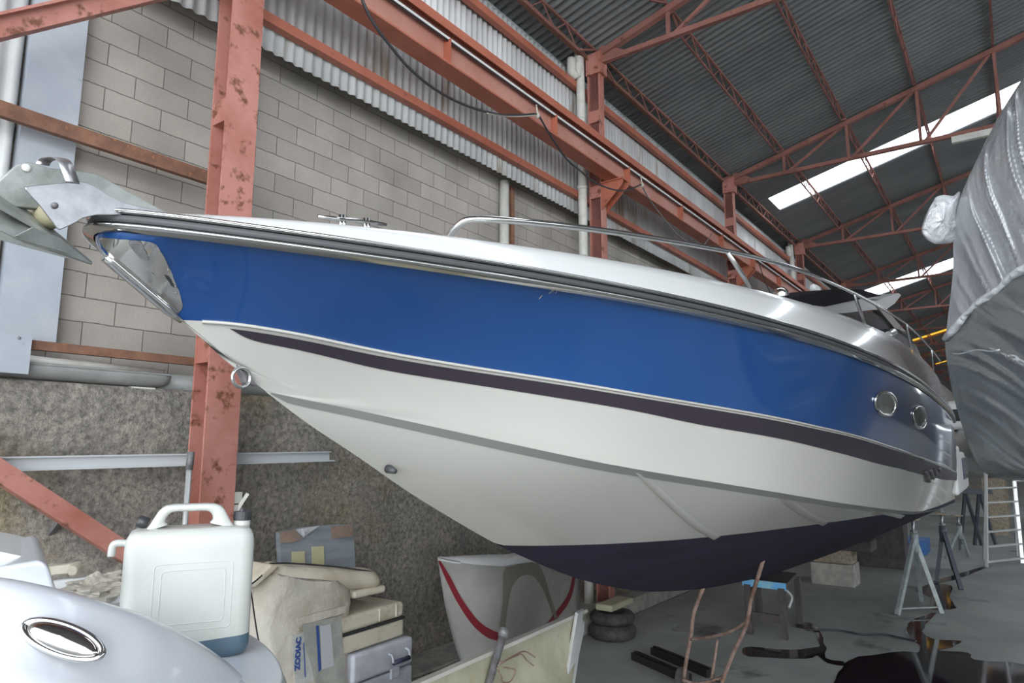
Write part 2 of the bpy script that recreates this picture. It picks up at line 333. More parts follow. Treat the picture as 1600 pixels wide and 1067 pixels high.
M['floor'] = floor_m()

# ================================================================== THE HALL
def st(o, label, cat): return tag(o, label, cat, kind='structure')
XE = 126.0
g = G(); g.box((-30, -15.6, -.2), (XE, 6.6, 0)); st(g.mk('floor', M['floor']), 'damp grey concrete floor under the boats', 'floor')
g = G(); g.box((-6, 6.3, 0), (XE, 6.5, 9.9)); st(g.mk('wall_left', M['block']), 'grey concrete block wall behind the blue boat', 'wall')
# lower roughcast wall with its ledge
rows = []
for i in range(11):
    z = i/10*3.19
    rows.append([Vector((x, 6.02-.02*math.sin(z)+.03*noise.noise(Vector((x*.8, 0, z))), z)) for x in np.linspace(-6, 60, 133)])
rows.append([p+Vector((0, .03, .02)) for p in rows[-1]])
rows.append([Vector((p.x, 6.32, p.z)) for p in rows[-1]])
st(G().grid(rows).mk('wall_left_base', M['rough'], smooth=True), 'grey brown roughcast lower wall with a ledge on top', 'wall')
g = G(); g.box((4.6, 5.35, 0), (14, 6.02, .26)); st(g.mk('trim_1', M['concrete'], bevel=.03), 'low concrete kerb along the foot of the roughcast wall', 'kerb')
g = G(); g.box((-6, -15.8, 0), (XE, -15.6, 7)); st(g.mk('wall_right', M['clad']), 'plain grey sheet wall on the far side of the hall', 'wall')
g = G(); g.box((XE, -15.6, 0), (XE+.2, 6.6, 14)); st(g.mk('wall_end', M['roof']), 'dark far end wall of the hall', 'wall')
# corrugated cladding on the wall
p_ = .125; n_ = 6
def corr_wall(x0, x1, z0, z1, y, name, label):
    N = int((x1-x0)/p_*n_); top = []; bot = []
    for i in range(N+1):
        x = x0+i*p_/n_; yy = y+.018*math.cos(2*math.pi*i/n_); bot.append(Vector((x, yy, z0+.012*noise.noise(Vector((x, 0, 0)))))); top.append(Vector((x, yy, z1)))
    return st(G().grid([bot, top]).mk(name, M['clad'], smooth=True, solid=.003), label, 'wall')
corr_wall(-4, 60, 6.80, 9.42, 5.98, 'wall_left_cladding', 'pale corrugated metal cladding above the block wall')
corr_wall(-3, 1.86, 3.55, 6.9, 6.22, 'wall_left_side_sheet', 'dark corrugated sheet at the left edge above the ledge')
g = G(); g.box((1.88, 6.17, 3.5), (2.28, 6.27, 6.9)); st(g.mk('trim_2', M['sheet']), 'tall bluish white flat strip beside the corrugated sheet', 'wall strip')
g = G(); g.box((1.2, 5.9, 3.24), (2.02, 5.94, 3.53)); g.mk('flat_panel', M['sheet']); tag(bpy.data.objects['flat_panel'], 'small bluish white sheet screwed over the pipe end at left edge', 'panel')
bo = G().ball(PY(5.9, 30, 528), .012).mk('screw', M['steel'], bpy.data.objects['flat_panel'], smooth=True)

# roof
RS = .27
def rz(y): return 9.8+RS*(5.7-y) if y > -4.8 else 9.8+RS*10.5-RS*(-4.8-y)
pr = .167; nr = 6
def corr_roof(x0, x1, y0, y1, name, label, m):
    N = int(round((x1-x0)/pr*nr)); A = []; B = []
    for i in range(N+1):
        x = x0+i*pr/nr; dz = .034*math.cos(2*math.pi*i/nr); A.append(Vector((x, y0, rz(y0)+dz))); B.append(Vector((x, y1, rz(y1)+dz)))
    return st(G().grid([A, B]).mk(name, m, smooth=True), label, 'roof')
SKY = [(5.1, 6.4), (19.9, 21.3), (34.8, 37.0)]
YEL = [(53.0, 54.2), (61.4, 62.6), (69.2, 70.6)]
x = -6; k = 0
for a, b in SKY+YEL:
    corr_roof(x, a+.05, 6.45, -4.8, 'ceiling' if k == 0 else 'ceiling_bay', 'dark corrugated roof sheets, stretch %d from the open end' % (k+1), M['roof']); x = b-.05; k += 1
corr_roof(x, XE, 6.45, -4.8, 'ceiling_bay', 'dark corrugated roof sheets at the far end', M['roof'])
corr_roof(-6, XE, -4.8, -15.7, 'ceiling_far_slope', 'dark corrugated roof slope beyond the ridge', M['roof'])
for i, (a, b) in enumerate(SKY):
    st(G().add([(a, 5.3, rz(5.3)), (b, 5.3, rz(5.3)), (b, -4.8, rz(-4.8)), (a, -4.8, rz(-4.8))], [(0, 1, 2, 3)]).mk('window_%d' % (i+1), M['sky']),
       ['translucent roof light above the bow', 'bright white roof light between the second and third trusses', 'farther white roof light above the radar arch'][i], 'skylight')
    pass; st(G().add([(a, 6.45, rz(6.45)), (b, 6.45, rz(6.45)), (b, 5.3, rz(5.3)), (a, 5.3, rz(5.3))], [(0, 1, 2, 3)]).mk('ceiling_patch', M['roof']), 'roof sheet at the eave below roof light number %d' % (i+1), 'roof')
for i, (a, b) in enumerate(YEL):
    st(G().add([(a, 6.45, rz(6.45)), (b, 6.45, rz(6.45)), (b, 2.6, rz(2.6)), (a, 2.6, rz(2.6))], [(0, 1, 2, 3)]).mk('window_%d' % (i+4), M['yel']),
       'yellow roof light far down the hall, %s of three' % ['nearest', 'middle', 'farthest'][i], 'skylight')

for i, (a, b) in enumerate(YEL):
    st(G().add([(a, 2.6, rz(2.6)), (b, 2.6, rz(2.6)), (b, -4.8, rz(-4.8)), (a, -4.8, rz(-4.8))], [(0, 1, 2, 3)]).mk('ceiling_patch', M['roof']), 'plain roof sheet above yellow roof light number %d' % (i+1), 'roof')
# columns
CU = [3.34, 10.25, 17.4, 24.65, 31.9, 39.1, 46.3]
names = ['first', 'second', 'third', 'fourth', 'fifth', 'sixth', 'seventh']
def column(u, w, lab, y0=5.47, dy=.24, top=9.55, plates=True):
    t = thing('steel_column', lab, 'column', (u, y0+dy/2, 0))
    f = G(); f.box((u-w/2, y0, 0), (u+w/2, y0+.022, top)); f.mk('front_flange', M['red'], t)
    f = G(); f.box((u-w/2, y0+dy-.022, 0), (u+w/2, y0+dy, top)); f.mk('rear_flange', M['red'], t)
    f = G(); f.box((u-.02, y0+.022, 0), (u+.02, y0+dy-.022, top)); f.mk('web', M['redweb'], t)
    if plates:
        for z in (.9, 2.0, 3.42, 5.6, 7.0, 8.4):
            f = G(); f.box((u-w/2+.005, y0+.022, z), (u-.02, y0+dy-.022, z+.22)); f.mk('batten_plate', M['red'], t)
    return t
for i, u in enumerate(CU):
    t = column(u, .31 if i == 0 else .17, ['red steel column rising behind the anchor and bow', 'red steel column beside the white downpipe behind the foredeck', 'red steel column at the end of the second cladding bay',
        'red steel column beyond the windscreen by the farther downpipe', 'distant fifth red column along the left wall', 'distant sixth red column along the left wall', 'distant seventh red column along the left wall'][i])
    # crane bracket
    if i:
        g = G(); g.prism([(u-.1, 5.47, 7.24), (u-.1, 5.05, 7.24), (u-.1, 5.05, 7.14), (u-.1, 5.47, 6.75)], (.016, 0, 0)); g.prism([(u+.09, 5.47, 7.24), (u+.09, 5.05, 7.24), (u+.09, 5.05, 7.14), (u+.09, 5.47, 6.75)], (.016, 0, 0))
        g.box((u-.13, 5.04, 7.22), (u+.13, 5.47, 7.245)); g.mk('crane_bracket', M['beam'], t)
        g = G(); g.box((u-.12, 5.42, 9.3), (u+.12, 5.72, 9.70)); g.mk('column_head', M['red'], t)
# crane runway beam
t = thing('crane_runway_beam', 'long red crane runway beam on brackets above the blue boat', 'beam', (20, 5.25, 7.25))
yb = 5.25
g = G(); g.box((-4, yb-.13, 7.245), (60, yb+.13, 7.27)); g.mk('lower_flange', M['beam'], t)
g = G(); g.box((-4, yb-.008, 7.27), (60, yb+.008, 7.75)); g.mk('web', M['beamweb'], t)
g = G(); g.box((-4, yb-.13, 7.75), (60, yb+.13, 7.80)); g.box((-4, yb-.13, 7.68), (60, yb-.12, 7.75)); g.mk('upper_flange', M['beam'], t)
g = G(); g.box((-4, yb-.07, 7.60), (60, yb-.03, 7.645)); g.mk('conductor_strip', mat('pale_conductor', (.75, .74, .72), .4), t, label='white conductor strip along the web')
g = G(); g.box((-4, yb-.09, 7.575), (60, yb-.06, 7.592)); g.mk('conductor_slot', M['blackp'], t)
for i in range(16):
    x = 3.4+i*2.4
    g = G(); g.box((x, yb-.12, 7.27), (x+.014, yb-.008, 7.6)); g.mk('stiffener', M['beam'], t)
# rails on the wall
def rail(name, p, q, w, h, m, lab, catg='rail'):
    g = G(); g.bar(p, q, w, h); o = g.mk(name, m); return tag(o, lab, catg)
rail('cladding_rail', (-4, 5.9, 7.08), (60, 5.9, 7.08), .1, .11, M['rust' if False else 'beam'], 'rusty red rail along the lower edge of the cladding')
rail('upper_cladding_rail', (-4, 5.88, 9.12), (60, 5.88, 9.12), .1, .12, M['beam'], 'red rail across the top of the corrugated cladding')
rail('wall_rail', (-4, 5.98, 5.22), (3.46, 5.98, 5.22), .06, .12, M['rust'], 'brown rusty rail running into the first column above the anchor')
rail('wall_rail', (2.02, 5.98, 3.47), (3.46, 5.98, 3.47), .06, .07, M['rust'], 'brown rusty rail just above the grey gutter')
rail('eave_angle', (-4, 5.72, 9.66), (60, 5.72, 9.66), .08, .08, M['rust'], 'brown edge member along the eave of the roof')
g = G(); g.bar((-4, 6.15, 9.5), (60, 6.15, 9.5), .16, .14); tag(g.mk('eave_gutter', M['greypvc']), 'grey gutter running behind the eave lattice', 'gutter')
a = PY(5.6, -60, 60); b = PY(5.6, 215, -5); dd = b-a; a = a-dd*1.2; b = a+dd*(3.13-a.x)/dd.x
g = G(); g.bar(a, b, .12, .13); g.bar(a+Vector((0, -.07, .09)), b+Vector((0, -.07, .09)), .1, .02); tag(g.mk('upper_brace', M['red']), 'pale red diagonal brace crossing the top left corner', 'brace')
a = PY(5.6, -40, 712); b = PY(5.6, 215, 912)
g = G(); dd = Vector((3.2, 5.6, b.z-.13))-a; g.bar(a-dd*1.5, a+dd, .12, .13); tag(g.mk('lower_brace', M['red']), 'red diagonal brace descending to the first column foot', 'brace')
g = G(); g.bar(PY(6.03, 75, 838), PY(5.85, 105, 797), .03); tag(g.mk('iron_stub', M['steel']), 'short dark iron stub on the roughcast wall', 'bracket')
# aluminium profile
g = G(); a = Vector((1.5, 5.8, 2.585)); b = Vector((4.75, 5.8, 2.615)); g.bar(a, b, .03, .1); g.bar(a+Vector((0, -.03, .045)), b+Vector((0, -.03, .045)), .03, .012); g.bar(a+Vector((0, -.03, -.045)), b+Vector((.05, -.03, -.045)), .03, .014)
tag(g.mk('profile_strip', mat('white_profile', (.62, .64, .66), .4)), 'long white profile strip lying behind the first column', 'profile')
g = G(); g.box((1.5, 5.76, 2.53), (1.87, 5.79, 2.63)); tag(g.mk('wood_strip', M['wood']), 'brown wooden strip end at the left photo edge', 'strip')
# gutter pieces and pipes on the ledge
t = thing('gutter_length', 'grey half round gutter with a rounded end lying on the wall ledge', 'gutter', (2.6, 6.1, 3.2))
rows = []
for x in list(np.linspace(1.2, 3.1, 6))+[3.15, 3.19]:
    r = .105 if x < 3.11 else (.085 if x < 3.17 else .04)
    rows.append([Vector((x, 6.12+r*math.cos(a), 3.33+r*math.sin(a))) for a in np.linspace(math.pi, 2*math.pi, 13)])
G().grid(rows).mk('trough', M['greypvc'], t, smooth=True, solid=.004)
g = G(); g.tube([(1.2, 6.015, 3.335), (3.14, 6.015, 3.335)], .008, 8); g.mk('rim', M['greypvc'], t)
g = G(); g.tube([(2.0, 6.17, 3.38), (3.15, 6.17, 3.36)], .035, 12); tag(g.mk('pale_pipe', M['plastic'], smooth=True), 'thin pale pipe behind the grey gutter', 'pipe')
g = G(); g.tube([(3.0, 6.2, 3.28), (4.62, 6.2, 3.28)], .085, 16); tag(g.mk('drain_pipe', M['greypvc'], smooth=True), 'grey drain pipe on the ledge behind the first column', 'pipe')
g = G(); g.box((2.83, 6.03, 3.18), (3.03, 6.13, 3.215)); tag(g.mk('white_offcut', M['plastic']), 'small white offcut wedged under the gutter end', 'offcut')
# downpipes
def downpipe(u, z0, z1, lab, full=True):
    t = thing('downpipe', lab, 'downpipe', (u, 5.82, z0))
    g = G(); y = 5.78
    pts = [(u-.22, y+.05, z1+.33), (u-.22, y+.05, z1+.1)]+[(u-.22+.22*s, y+.05*(1-s), z1+.1-.06*math.sin(s*math.pi)-.02*s) for s in (.25, .6)]+[(u, y, z1-.12), (u, y, z0)]
    g.tube(cat(pts, 5), .078, 14); g.mk('pipe', M['plastic'], t, smooth=True)
    for z in np.arange(z0+.9, z1-.3, 1.25): gg = G(); gg.tube([(u, y, z), (u, y, z+.07)], .087, 14); gg.mk('socket', M['plastic'], t, smooth=True)
    return t
downpipe(10.04, 0, 9.2, 'white plastic downpipe beside the second red column')
downpipe(24.35, 0, 9.2, 'white plastic downpipe beside the fourth red column')
t = thing('wall_pipe', 'cream vertical pipe on the block wall behind the bow handrail', 'pipe', (8.33, 6.2, 3.2))
g = G(); g.tube([(8.33, 6.2, 3.2), (8.33, 6.2, 6.85)], .075, 14); g.mk('pipe', M['plastic'], t, smooth=True)
for z in (5.0, 6.2): G().tube([(8.33, 6.2, z), (8.33, 6.2, z+.06)], .084, 14).mk('socket', M['plastic'], t, smooth=True)
g = G(); g.box((8.55, 6.22, 3.2), (8.63, 6.28, 6.85)); tag(g.mk('rusty_upright', M['rust']), 'thin rusty upright beside the cream wall pipe', 'upright')

# trusses
def truss_at(u, lab, grp=None):
    t = thing('roof_truss', lab, 'truss', (u, 5.6, 9.5), grp)
    g = G(); g.bar((u, 5.6, rz(5.6)-.16), (u, -4.8, rz(-4.8)-.16), .12, .11); g.bar((u, -4.8, rz(-4.8)-.16), (u, -15.3, rz(-15.3)-.16), .12, .11); g.mk('top_chord', M['truss'], t)
    g = G(); g.bar((u, 5.6, 9.55), (u, -15.3, 9.55), .09, .09); g.mk('bottom_chord', M['truss'], t)
    ys = [4.18, 2.7, 1.2, -.3, -1.8, -3.3, -4.8]
    for i, y in enumerate(ys):
        g = G(); g.bar((u, y, 9.55), (u, y, rz(y)-.16), .06, .06); g.mk('upright', M['truss'], t)
        if i < 6: g = G(); g.bar((u, y-.08, 9.56), (u, ys[i+1]+.06, rz(ys[i+1])-.2), .055, .055); g.mk('diagonal', M['truss'], t)
    g = G(); g.prism([(u-.008, 5.5, 9.5), (u-.008, 5.0, 9.5), (u-.008, 5.0, 9.62), (u-.008, 5.5, 9.9)], (.016, 0, 0)); g.mk('end_gusset', M['truss'], t)
    return t
T0 = truss_at(3.05, 'red roof truss just above the bow, nearest the open end')
lab2 = {1: 'red roof truss landing on the second column, top centre of the photo', 2: 'red roof truss landing on the third column, in front of the bright roof light', 3: 'red roof truss landing on the fourth column, below the bright roof light', 4: 'red roof truss beyond the fourth one, in front of the farther roof light'}
for i in range(1, 17):
    u = 3.05+7.2*i if i > 1 else 10.25
    if i > 4: dup(T0, (u, 5.6, 9.5), 'small distant red roof truss far down the hall', 'distant roof trusses')
    else: dup(T0, (u, 5.6, 9.5), lab2[i])
# lattice purlins: one per line
ys = [(5.55, 'at the eave above the cladding'), (4.18, 'second from the left wall'), (2.7, 'third from the left wall'), (1.2, 'fourth from the left wall'), (-.3, 'fifth from the left wall, above the wrapped boat'), (-3.3, 'beyond the wrapped boat')]
for y, w in ys:
    t = thing('lattice_purlin', 'slender red lattice purlin under the roof, '+w, 'purlin', (30, y, rz(y)-.4))
    z1 = rz(y)-.07; z0 = z1-.3
    g = G(); g.bar((-6, y, z1), (XE-4, y, z1), .04, .045); g.mk('top_chord', M['truss'], t)
    g = G()
    for k in range(-1, 10):
        a = 3.05+7.2*k; g2 = G()
        g.bar((a+.7, y, z0), (a+6.5, y, z0), .03, .03); g.bar((a+.08, y, z1), (a+.7, y, z0), .03, .03); g.bar((a+6.5, y, z0), (a+7.12, y, z1), .03, .03)
        for q in range(8):
            b = a+.7+q*5.8/8
            g2.bar((b, y, z0), (b+.36, y, z1), .018, .018); g2.bar((b+.36, y, z1), (b+.725, y, z0), .018, .018)
        g2.mk('web', M['truss'], t)
    g.mk('bottom_chord', M['truss'], t)
# tube light under the truss
g = G(); g.box((17.38, -.75, 9.36), (17.50, .62, 9.505)); tag(g.mk('strip_light', M['plastic'], bevel=.01), 'unlit white strip light fixed under the third truss by the wrapped boat', 'lamp')
# festoon cables
def cable(pts, r, m, name, lab, y=5.08):
    g = G(); g.tube(cat([PY(y, *p) for p in pts], 6), r, 6); return tag(g.mk(name, m, smooth=True), lab, 'cable')
cable([(560, -15), (580, 30), (610, 72), (645, 112), (690, 146), (740, 169), (790, 180), (838, 178)], .017, M['blackp'], 'festoon_cable', 'dark festoon cable sagging from the crane beam at top centre')
cable([(843, 182), (862, 215), (885, 248), (908, 268), (935, 288), (973, 298), (1003, 288)], .014, M['blackp'], 'festoon_cable', 'dark festoon cable looping past the second column')
cable([(1003, 290), (1015, 312), (1040, 345), (1065, 372), (1095, 385), (1112, 366)], .012, M['steel'], 'festoon_cable', 'thin festoon cable loop behind the bow handrail')
cable([(1185, 408), (1192, 430), (1205, 462)], .012, M['blackp'], 'festoon_cable', 'short dark cable end hanging above the foredeck at right')
for i, p in enumerate([(840, 180), (1003, 289)]):
    g = G(); g.ball(PY(5.08, *p), .035, 8, 6, (1, 1, 1.4)); g.tube([PY(5.08, p[0], p[1]-2), PY(5.12, p[0]-2, p[1]-16)], .012, 6)
    tag(g.mk('cable_hanger', M['rope'], smooth=True), 'pale knotted cable hanger on the crane beam, '+['left one', 'right one'][i], 'hanger')
cable([(760, 177), (800, 182), (840, 180)], .009, M['rope'], 'rope', 'thin pale rope beside the dark festoon cable')

# ================================================================== BLUE BOAT
US = 15.5
def fit(pts, deg, u0, w0=30):
    pts = np.array(pts, float); s = np.sqrt(np.clip((pts[:, 0]-u0)/(US-u0), 0, 1)); w = np.ones(len(s)); w[0] = w0
    return [np.polyfit(s, pts[:, k], deg, w=w) for k in range(1, pts.shape[1])], u0
def ev(c, u):
    s = math.sqrt(min(max((u-c[1])/(US-c[1]), 0), 1)); return [float(np.polyval(p, s)) for p in c[0]]
class Tab:
    def __init__(s, pts, passes=5):
        p = np.array(pts, float); s.u0 = p[0, 0]; s.t = np.linspace(0, 1, 260); s.u = s.u0+(US-s.u0)*s.t**2; s.c = []
        for k in range(1, p.shape[1]):
            y = np.interp(s.u, p[:, 0], p[:, k]); w = np.ones(9)/9
            for _ in range(passes):
                e = np.concatenate([2*y[0]-y[4:0:-1], y, 2*y[-1]-y[-2:-6:-1]]); z = np.convolve(e, w, 'same')[4:-4]; y = z; y[0] = p[0, k]
            s.c.append(y)
def ev(c, u):
    if isinstance(c, Tab): return [float(np.interp(u, c.u, y)) for y in c.c]
    s = math.sqrt(min(max((u-c[1])/(US-c[1]), 0), 1)); return [float(np.polyval(p, s)) for p in c[0]]
RAIL = fit([(1.095, 2.69, 3.529), (1.12, 2.6, 3.522), (1.23, 2.48, 3.512), (1.5, 2.28, 3.496), (1.97, 1.95, 3.47), (2.37, 1.73, 3.457), (3.1, 1.46, 3.44), (3.6, 1.32, 3.43), (4.2, 1.15, 3.42), (4.8, 1.01, 3.41), (5.7, .91, 3.4), (6.3, .86, 3.38), (7.2, .81, 3.36), (8.4, .78, 3.34), (9.8, .79, 3.32), (12.3, .83, 3.27), (15.5, .98, 3.2)], 6, 1.095)
CHINE = Tab([(1.84, 2.69, 2.95), (2.0, 2.63, 2.92), (2.215, 2.55, 2.885), (2.62, 2.3, 2.79), (2.96, 2.03, 2.70), (3.34, 1.78, 2.61), (4.6, 1.32, 2.43), (5.8, 1.16, 2.29), (7.6, 1.09, 2.12), (9.7, 1.06, 1.94), (12.5, 1.05, 1.80), (15.5, 1.08, 1.7)])
KEEL = Tab([(1.84, 2.95), (1.96, 2.88), (2.1, 2.80), (2.39, 2.66), (2.76, 2.46), (3.57, 2.09), (4.49, 1.76), (5.53, 1.5), (6.98, 1.30), (9.14, 1.12), (12.76, .96), (15.5, .95)], 4)
CL = Tab([(1.44, 3.21), (1.58, 3.215), (1.79, 3.195), (1.99, 3.168), (2.2, 3.135), (2.63, 3.08), (2.96, 3.04), (3.36, 2.99), (3.86, 2.95), (4.52, 2.9), (5.15, 2.85), (6.0, 2.8), (7.07, 2.72), (8.45, 2.63), (12.82, 2.39), (15.5, 2.25)])
DL = Tab([(1.56, 3.205), (1.60, 3.19), (1.67, 3.153), (1.73, 3.143), (1.83, 3.13), (2.02, 3.1), (2.22, 3.06), (2.66, 3.0), (3.0, 2.95), (3.4, 2.9), (3.9, 2.83), (4.57, 2.77), (5.7, 2.66), (6.73, 2.57), (9.1, 2.41), (12, 2.24), (15.5, 2.1)], 2)
DECK = fit([(1.14, 2.69, 3.56), (1.18, 2.61, 3.565), (1.34, 2.49, 3.58), (1.52, 2.35, 3.59), (1.68, 2.24, 3.6), (1.94, 2.07, 3.61), (2.14, 1.97, 3.62), (2.5, 1.82, 3.64), (2.88, 1.7, 3.65), (3.34, 1.57, 3.67), (3.94, 1.44, 3.7), (4.48, 1.32, 3.73), (5.48, 1.21, 3.78), (7.38, 1.11, 3.89), (9.5, 1.12, 4.01), (13.05, 1.19, 4.12), (15.5, 1.24, 4.13)], 5, 1.14)
su = [1.095, 1.097, 1.102, 1.125, 1.42, 1.63, 1.84]; sz = [3.53, 3.47, 3.445, 3.41, 3.22, 3.07, 2.95]
CLV = 2.69
def sect(u, z):
    rv, rzz = ev(RAIL, u)
    if u > 1.84: cv, cz = ev(CHINE, u)
    else: cv, cz = CLV, float(np.interp(u, su, sz))
    t = (z-cz)/max(rzz-cz, 1e-4); t = min(max(t, 0), 1.2)
    k = np.interp(u, [1, 2, 3, 5, 8, 16], [.03, .08, .06, .02, -.03, -.05])
    if u < 1.33: q = (u-1.095)/.235; k = -.6*(CLV-rv)*(1-q)+.045*q
    return min(cv+(rv-cv)*t+k*4*t*(1-t), CLV)
_unused = 0
def stem_u(zf):
    """u on the stem where stem height equals zf(u)"""
    best = 1.095; bd = 9
    for u in np.linspace(1.095, 1.9, 441):
        z = float(np.interp(u, su, sz)) if u <= 1.84 else ev(KEEL, u)[0]
        d = abs(z-zf(u))
        if d < bd: bd = d; best = u
    return best
def band(z_lo, z_hi, nrow, nst=110, off=0, u0=None, u1=US, mirror=True):
    g = G(); rows = []
    for r in range(nrow+1):
        f = r/nrow; zf = lambda u: z_lo(u)*(1-f)+z_hi(u)*f
        us = stem_u(zf) if u0 is None else u0; row = []
        for i in range(nst+1):
            u = us+(u1-us)*(i/nst)**2; z = zf(u); v = sect(u, z)
            if i == 0 and u0 is None: v = CLV
            row.append(Vector((u, v-off, z)))
        rows.append(row)
    g.grid(rows)
    if mirror: g.grid([[Vector((p.x, 2*CLV-p.y, p.z)) for p in r] for r in rows])
    return g
boat = thing('motor_yacht', 'large motor yacht with blue topsides and white lower hull propped on stands', 'boat', (8, CLV, .95))
zr = lambda u: ev(RAIL, u)[1]; zc = lambda u: ev(CL, u)[0]; zch = lambda u: (ev(CHINE, u)[1] if u > 1.84 else float(np.interp(u, su, sz)))
zk = lambda u: ev(KEEL, u)[0]; zd = lambda u: ev(DL, u)[0]
band(zc, zr, 10).mk('blue_topsides', M['blue'], boat, smooth=True, label='glossy metallic blue upper hull side')
band(lambda u: zch(u), zc, 10).mk('white_topsides', M['white'], boat, smooth=True, label='cream white lower hull side')
band(lambda u: max(zd(u), zch(u)+.01), lambda u: max(zc(u)-.022, zd(u)), 3, off=.006, u0=1.57, nst=140).mk('dark_stripe', M['black'], boat, smooth=True, label='dark waist stripe')
g = G()
for s in (1, -1):
    pts = [Vector((u, CLV+(sect(u, zc(u))-.004-CLV)*s, zc(u)-.004)) for u in [1.5+(US-1.5)*(i/100)**2 for i in range(101)]]
    g.tube(pts, .008, 6)
g.mk('waist_moulding', M['white'], boat, smooth=True)
# bottom: keel to chine
wl = lambda u: float(np.interp(u, [3.0, 5.7, 7.8, 9.5, 12, 15.5], [2.10, 2.10, 2.05, 1.94, 1.86, 1.76]))
def bottom(u, f):
    cv, cz = ev(CHINE, u); kz = zk(u); kz = min(kz, cz-.10*(u-1.84)) if 1.84 < u < 2.8 else kz; cz = max(cz, kz+.002)
    w = .035*min(1, (u-1.84)*1.2)
    if u < 1.841: cv = CLV
    bulge = .05*4*f*(1-f)*min(1, max(0, (u-1.9)))
    return Vector((u, CLV+(cv-CLV)*f-(0 if f < .001 else 0), kz+(cz-kz)*f-bulge*.5))
def fw(u):
    cv, cz = ev(CHINE, u); kz = zk(u)
    return min(max((wl(u)-kz)/max(cz-kz, 1e-3), 0), 1)
def bgrid(f0, f1, ua, ub, nr, ns, lift=0):
    g = G(); rows = []
    for r in range(nr+1):
        row = []
        for i in range(ns+1):
            u = ua+(ub-ua)*(i/ns)**1.6; f = f0(u)+(f1(u)-f0(u))*r/nr; row.append(bottom(u, f)+Vector((0, -lift, -lift*.5)))
        rows.append(row)
    g.grid(rows); g.grid([[Vector((p.x, 2*CLV-p.y, p.z)) for p in r] for r in rows]); return g
bgrid(fw, lambda u: 1.0, 1.84, 9.7, 10, 100).mk('white_bottom', M['white'], boat, smooth=True, label='white bottom above the waterline')
bgrid(lambda u: 0.0, fw, 3.52, US, 8, 100).mk('antifouled_bottom', M['foul'], boat, smooth=True, label='dark antifouled bottom')
band(zch, lambda u: max(wl(u), zch(u)+.001), 2, off=.004, u0=8.4).mk('boot_top', M['foul'], boat, smooth=True)
bgrid(lambda u: 1-min(.6, .026/max(ev(CHINE, u)[1]-zk(u), .01)), lambda u: 1.0, 1.86, 15.4, 1, 100, lift=.004).mk('chine_line', M['grey'], boat, smooth=True, label='grey line along the chine')
# strakes
def strake(ua, ub, va, vb):
    rows = [[], [], []]
    for i in range(31):
        u = ua+(ub-ua)*i/30; v = va+(vb-va)*i/30
        cv = ev(CHINE, u)[0]; f = min((CLV-v)/(CLV-cv), 1); p = bottom(u, f); h = .022*min(1, i/10)*(1 if i < 30 else .5)
        f2 = min(f+.035, 1); q = bottom(u, f2)
        rows[0].append(p+Vector((0, .01, 0))); rows[1].append(p+Vector((0, -h*.5, -h*.35))); rows[2].append(q+Vector((0, -.003, 0)))
    return rows
for j, (a, b, c, d) in enumerate([(3.37, 5.02, 1.72, 1.85), (4.85, 6.5, 1.34, 1.43), (7.5, 9.3, 1.15, 1.2)]):
    r = strake(a, b, c, d); G().grid(r).mk('spray_strake', M['white'], boat, smooth=True); G().grid([[Vector((p.x, 2*CLV-p.y, p.z)) for p in q] for q in r]).mk('spray_strake', M['white'], boat, smooth=True)
# transom
tr = [bottom(US, f) for f in np.linspace(0, 1, 5)]+[Vector((US, sect(US, z), z)) for z in np.linspace(zch(US)+.1, zr(US), 8)]+[Vector((US, ev(DECK, US)[0], ev(DECK, US)[1]))]
out = tr+[Vector((p.x, 2*CLV-p.y, p.z)) for p in reversed(tr)]
G().add(out, [tuple(range(len(out)))]).mk('transom', M['white'], boat)
# rub rail: black base with two stainless half rounds
ru = [1.095+(US-1.095)*(i/160)**2.2 for i in range(161)]
def railpath(dz, off, both=True):
    P = []
    for u in ru:
        v, z = ev(RAIL, u); P.append(Vector((u, v, z+dz)))
    P[0].y = CLV
    N = []
    for i, p in enumerate(P):
        a = P[max(i-1, 0)]; b = P[min(i+1, len(P)-1)]; d = (b-a); d.z = 0; d.normalize(); n = Vector((d.y, -d.x, 0))
        if n.y > 0: n = -n
        if i == 0: n = Vector((-1, 0, 0))
        N.append(p+n*off)
    side = N; mir = [Vector((p.x, 2*CLV-p.y, p.z)) for p in reversed(side[1:])]
    return mir+side
def rprof(dz0, dz1, o0, o1, nm, m, steps=6, lab=None):
    rows = []
    for k in range(steps+1):
        t = k/steps; rows.append(railpath(dz0+(dz1-dz0)*t, o0+(o1-o0)*math.sin(math.pi*t)))
    G().grid(rows).mk(nm, m, boat, smooth=True, label=lab)
rprof(-.045, .047, .002, .012, 'rub_rail_base', M['gasket'], 3, 'black rubber base of the rub rail')
rprof(-.010, .016, .022, .028, 'rub_rail_groove', M['gasket'], 3)
rprof(.014, .047, .004, .04, 'upper_rub_rail', M['chrome'], 8)
rprof(-.045, -.008, .004, .045, 'lower_rub_rail', M['chrome'], 8)
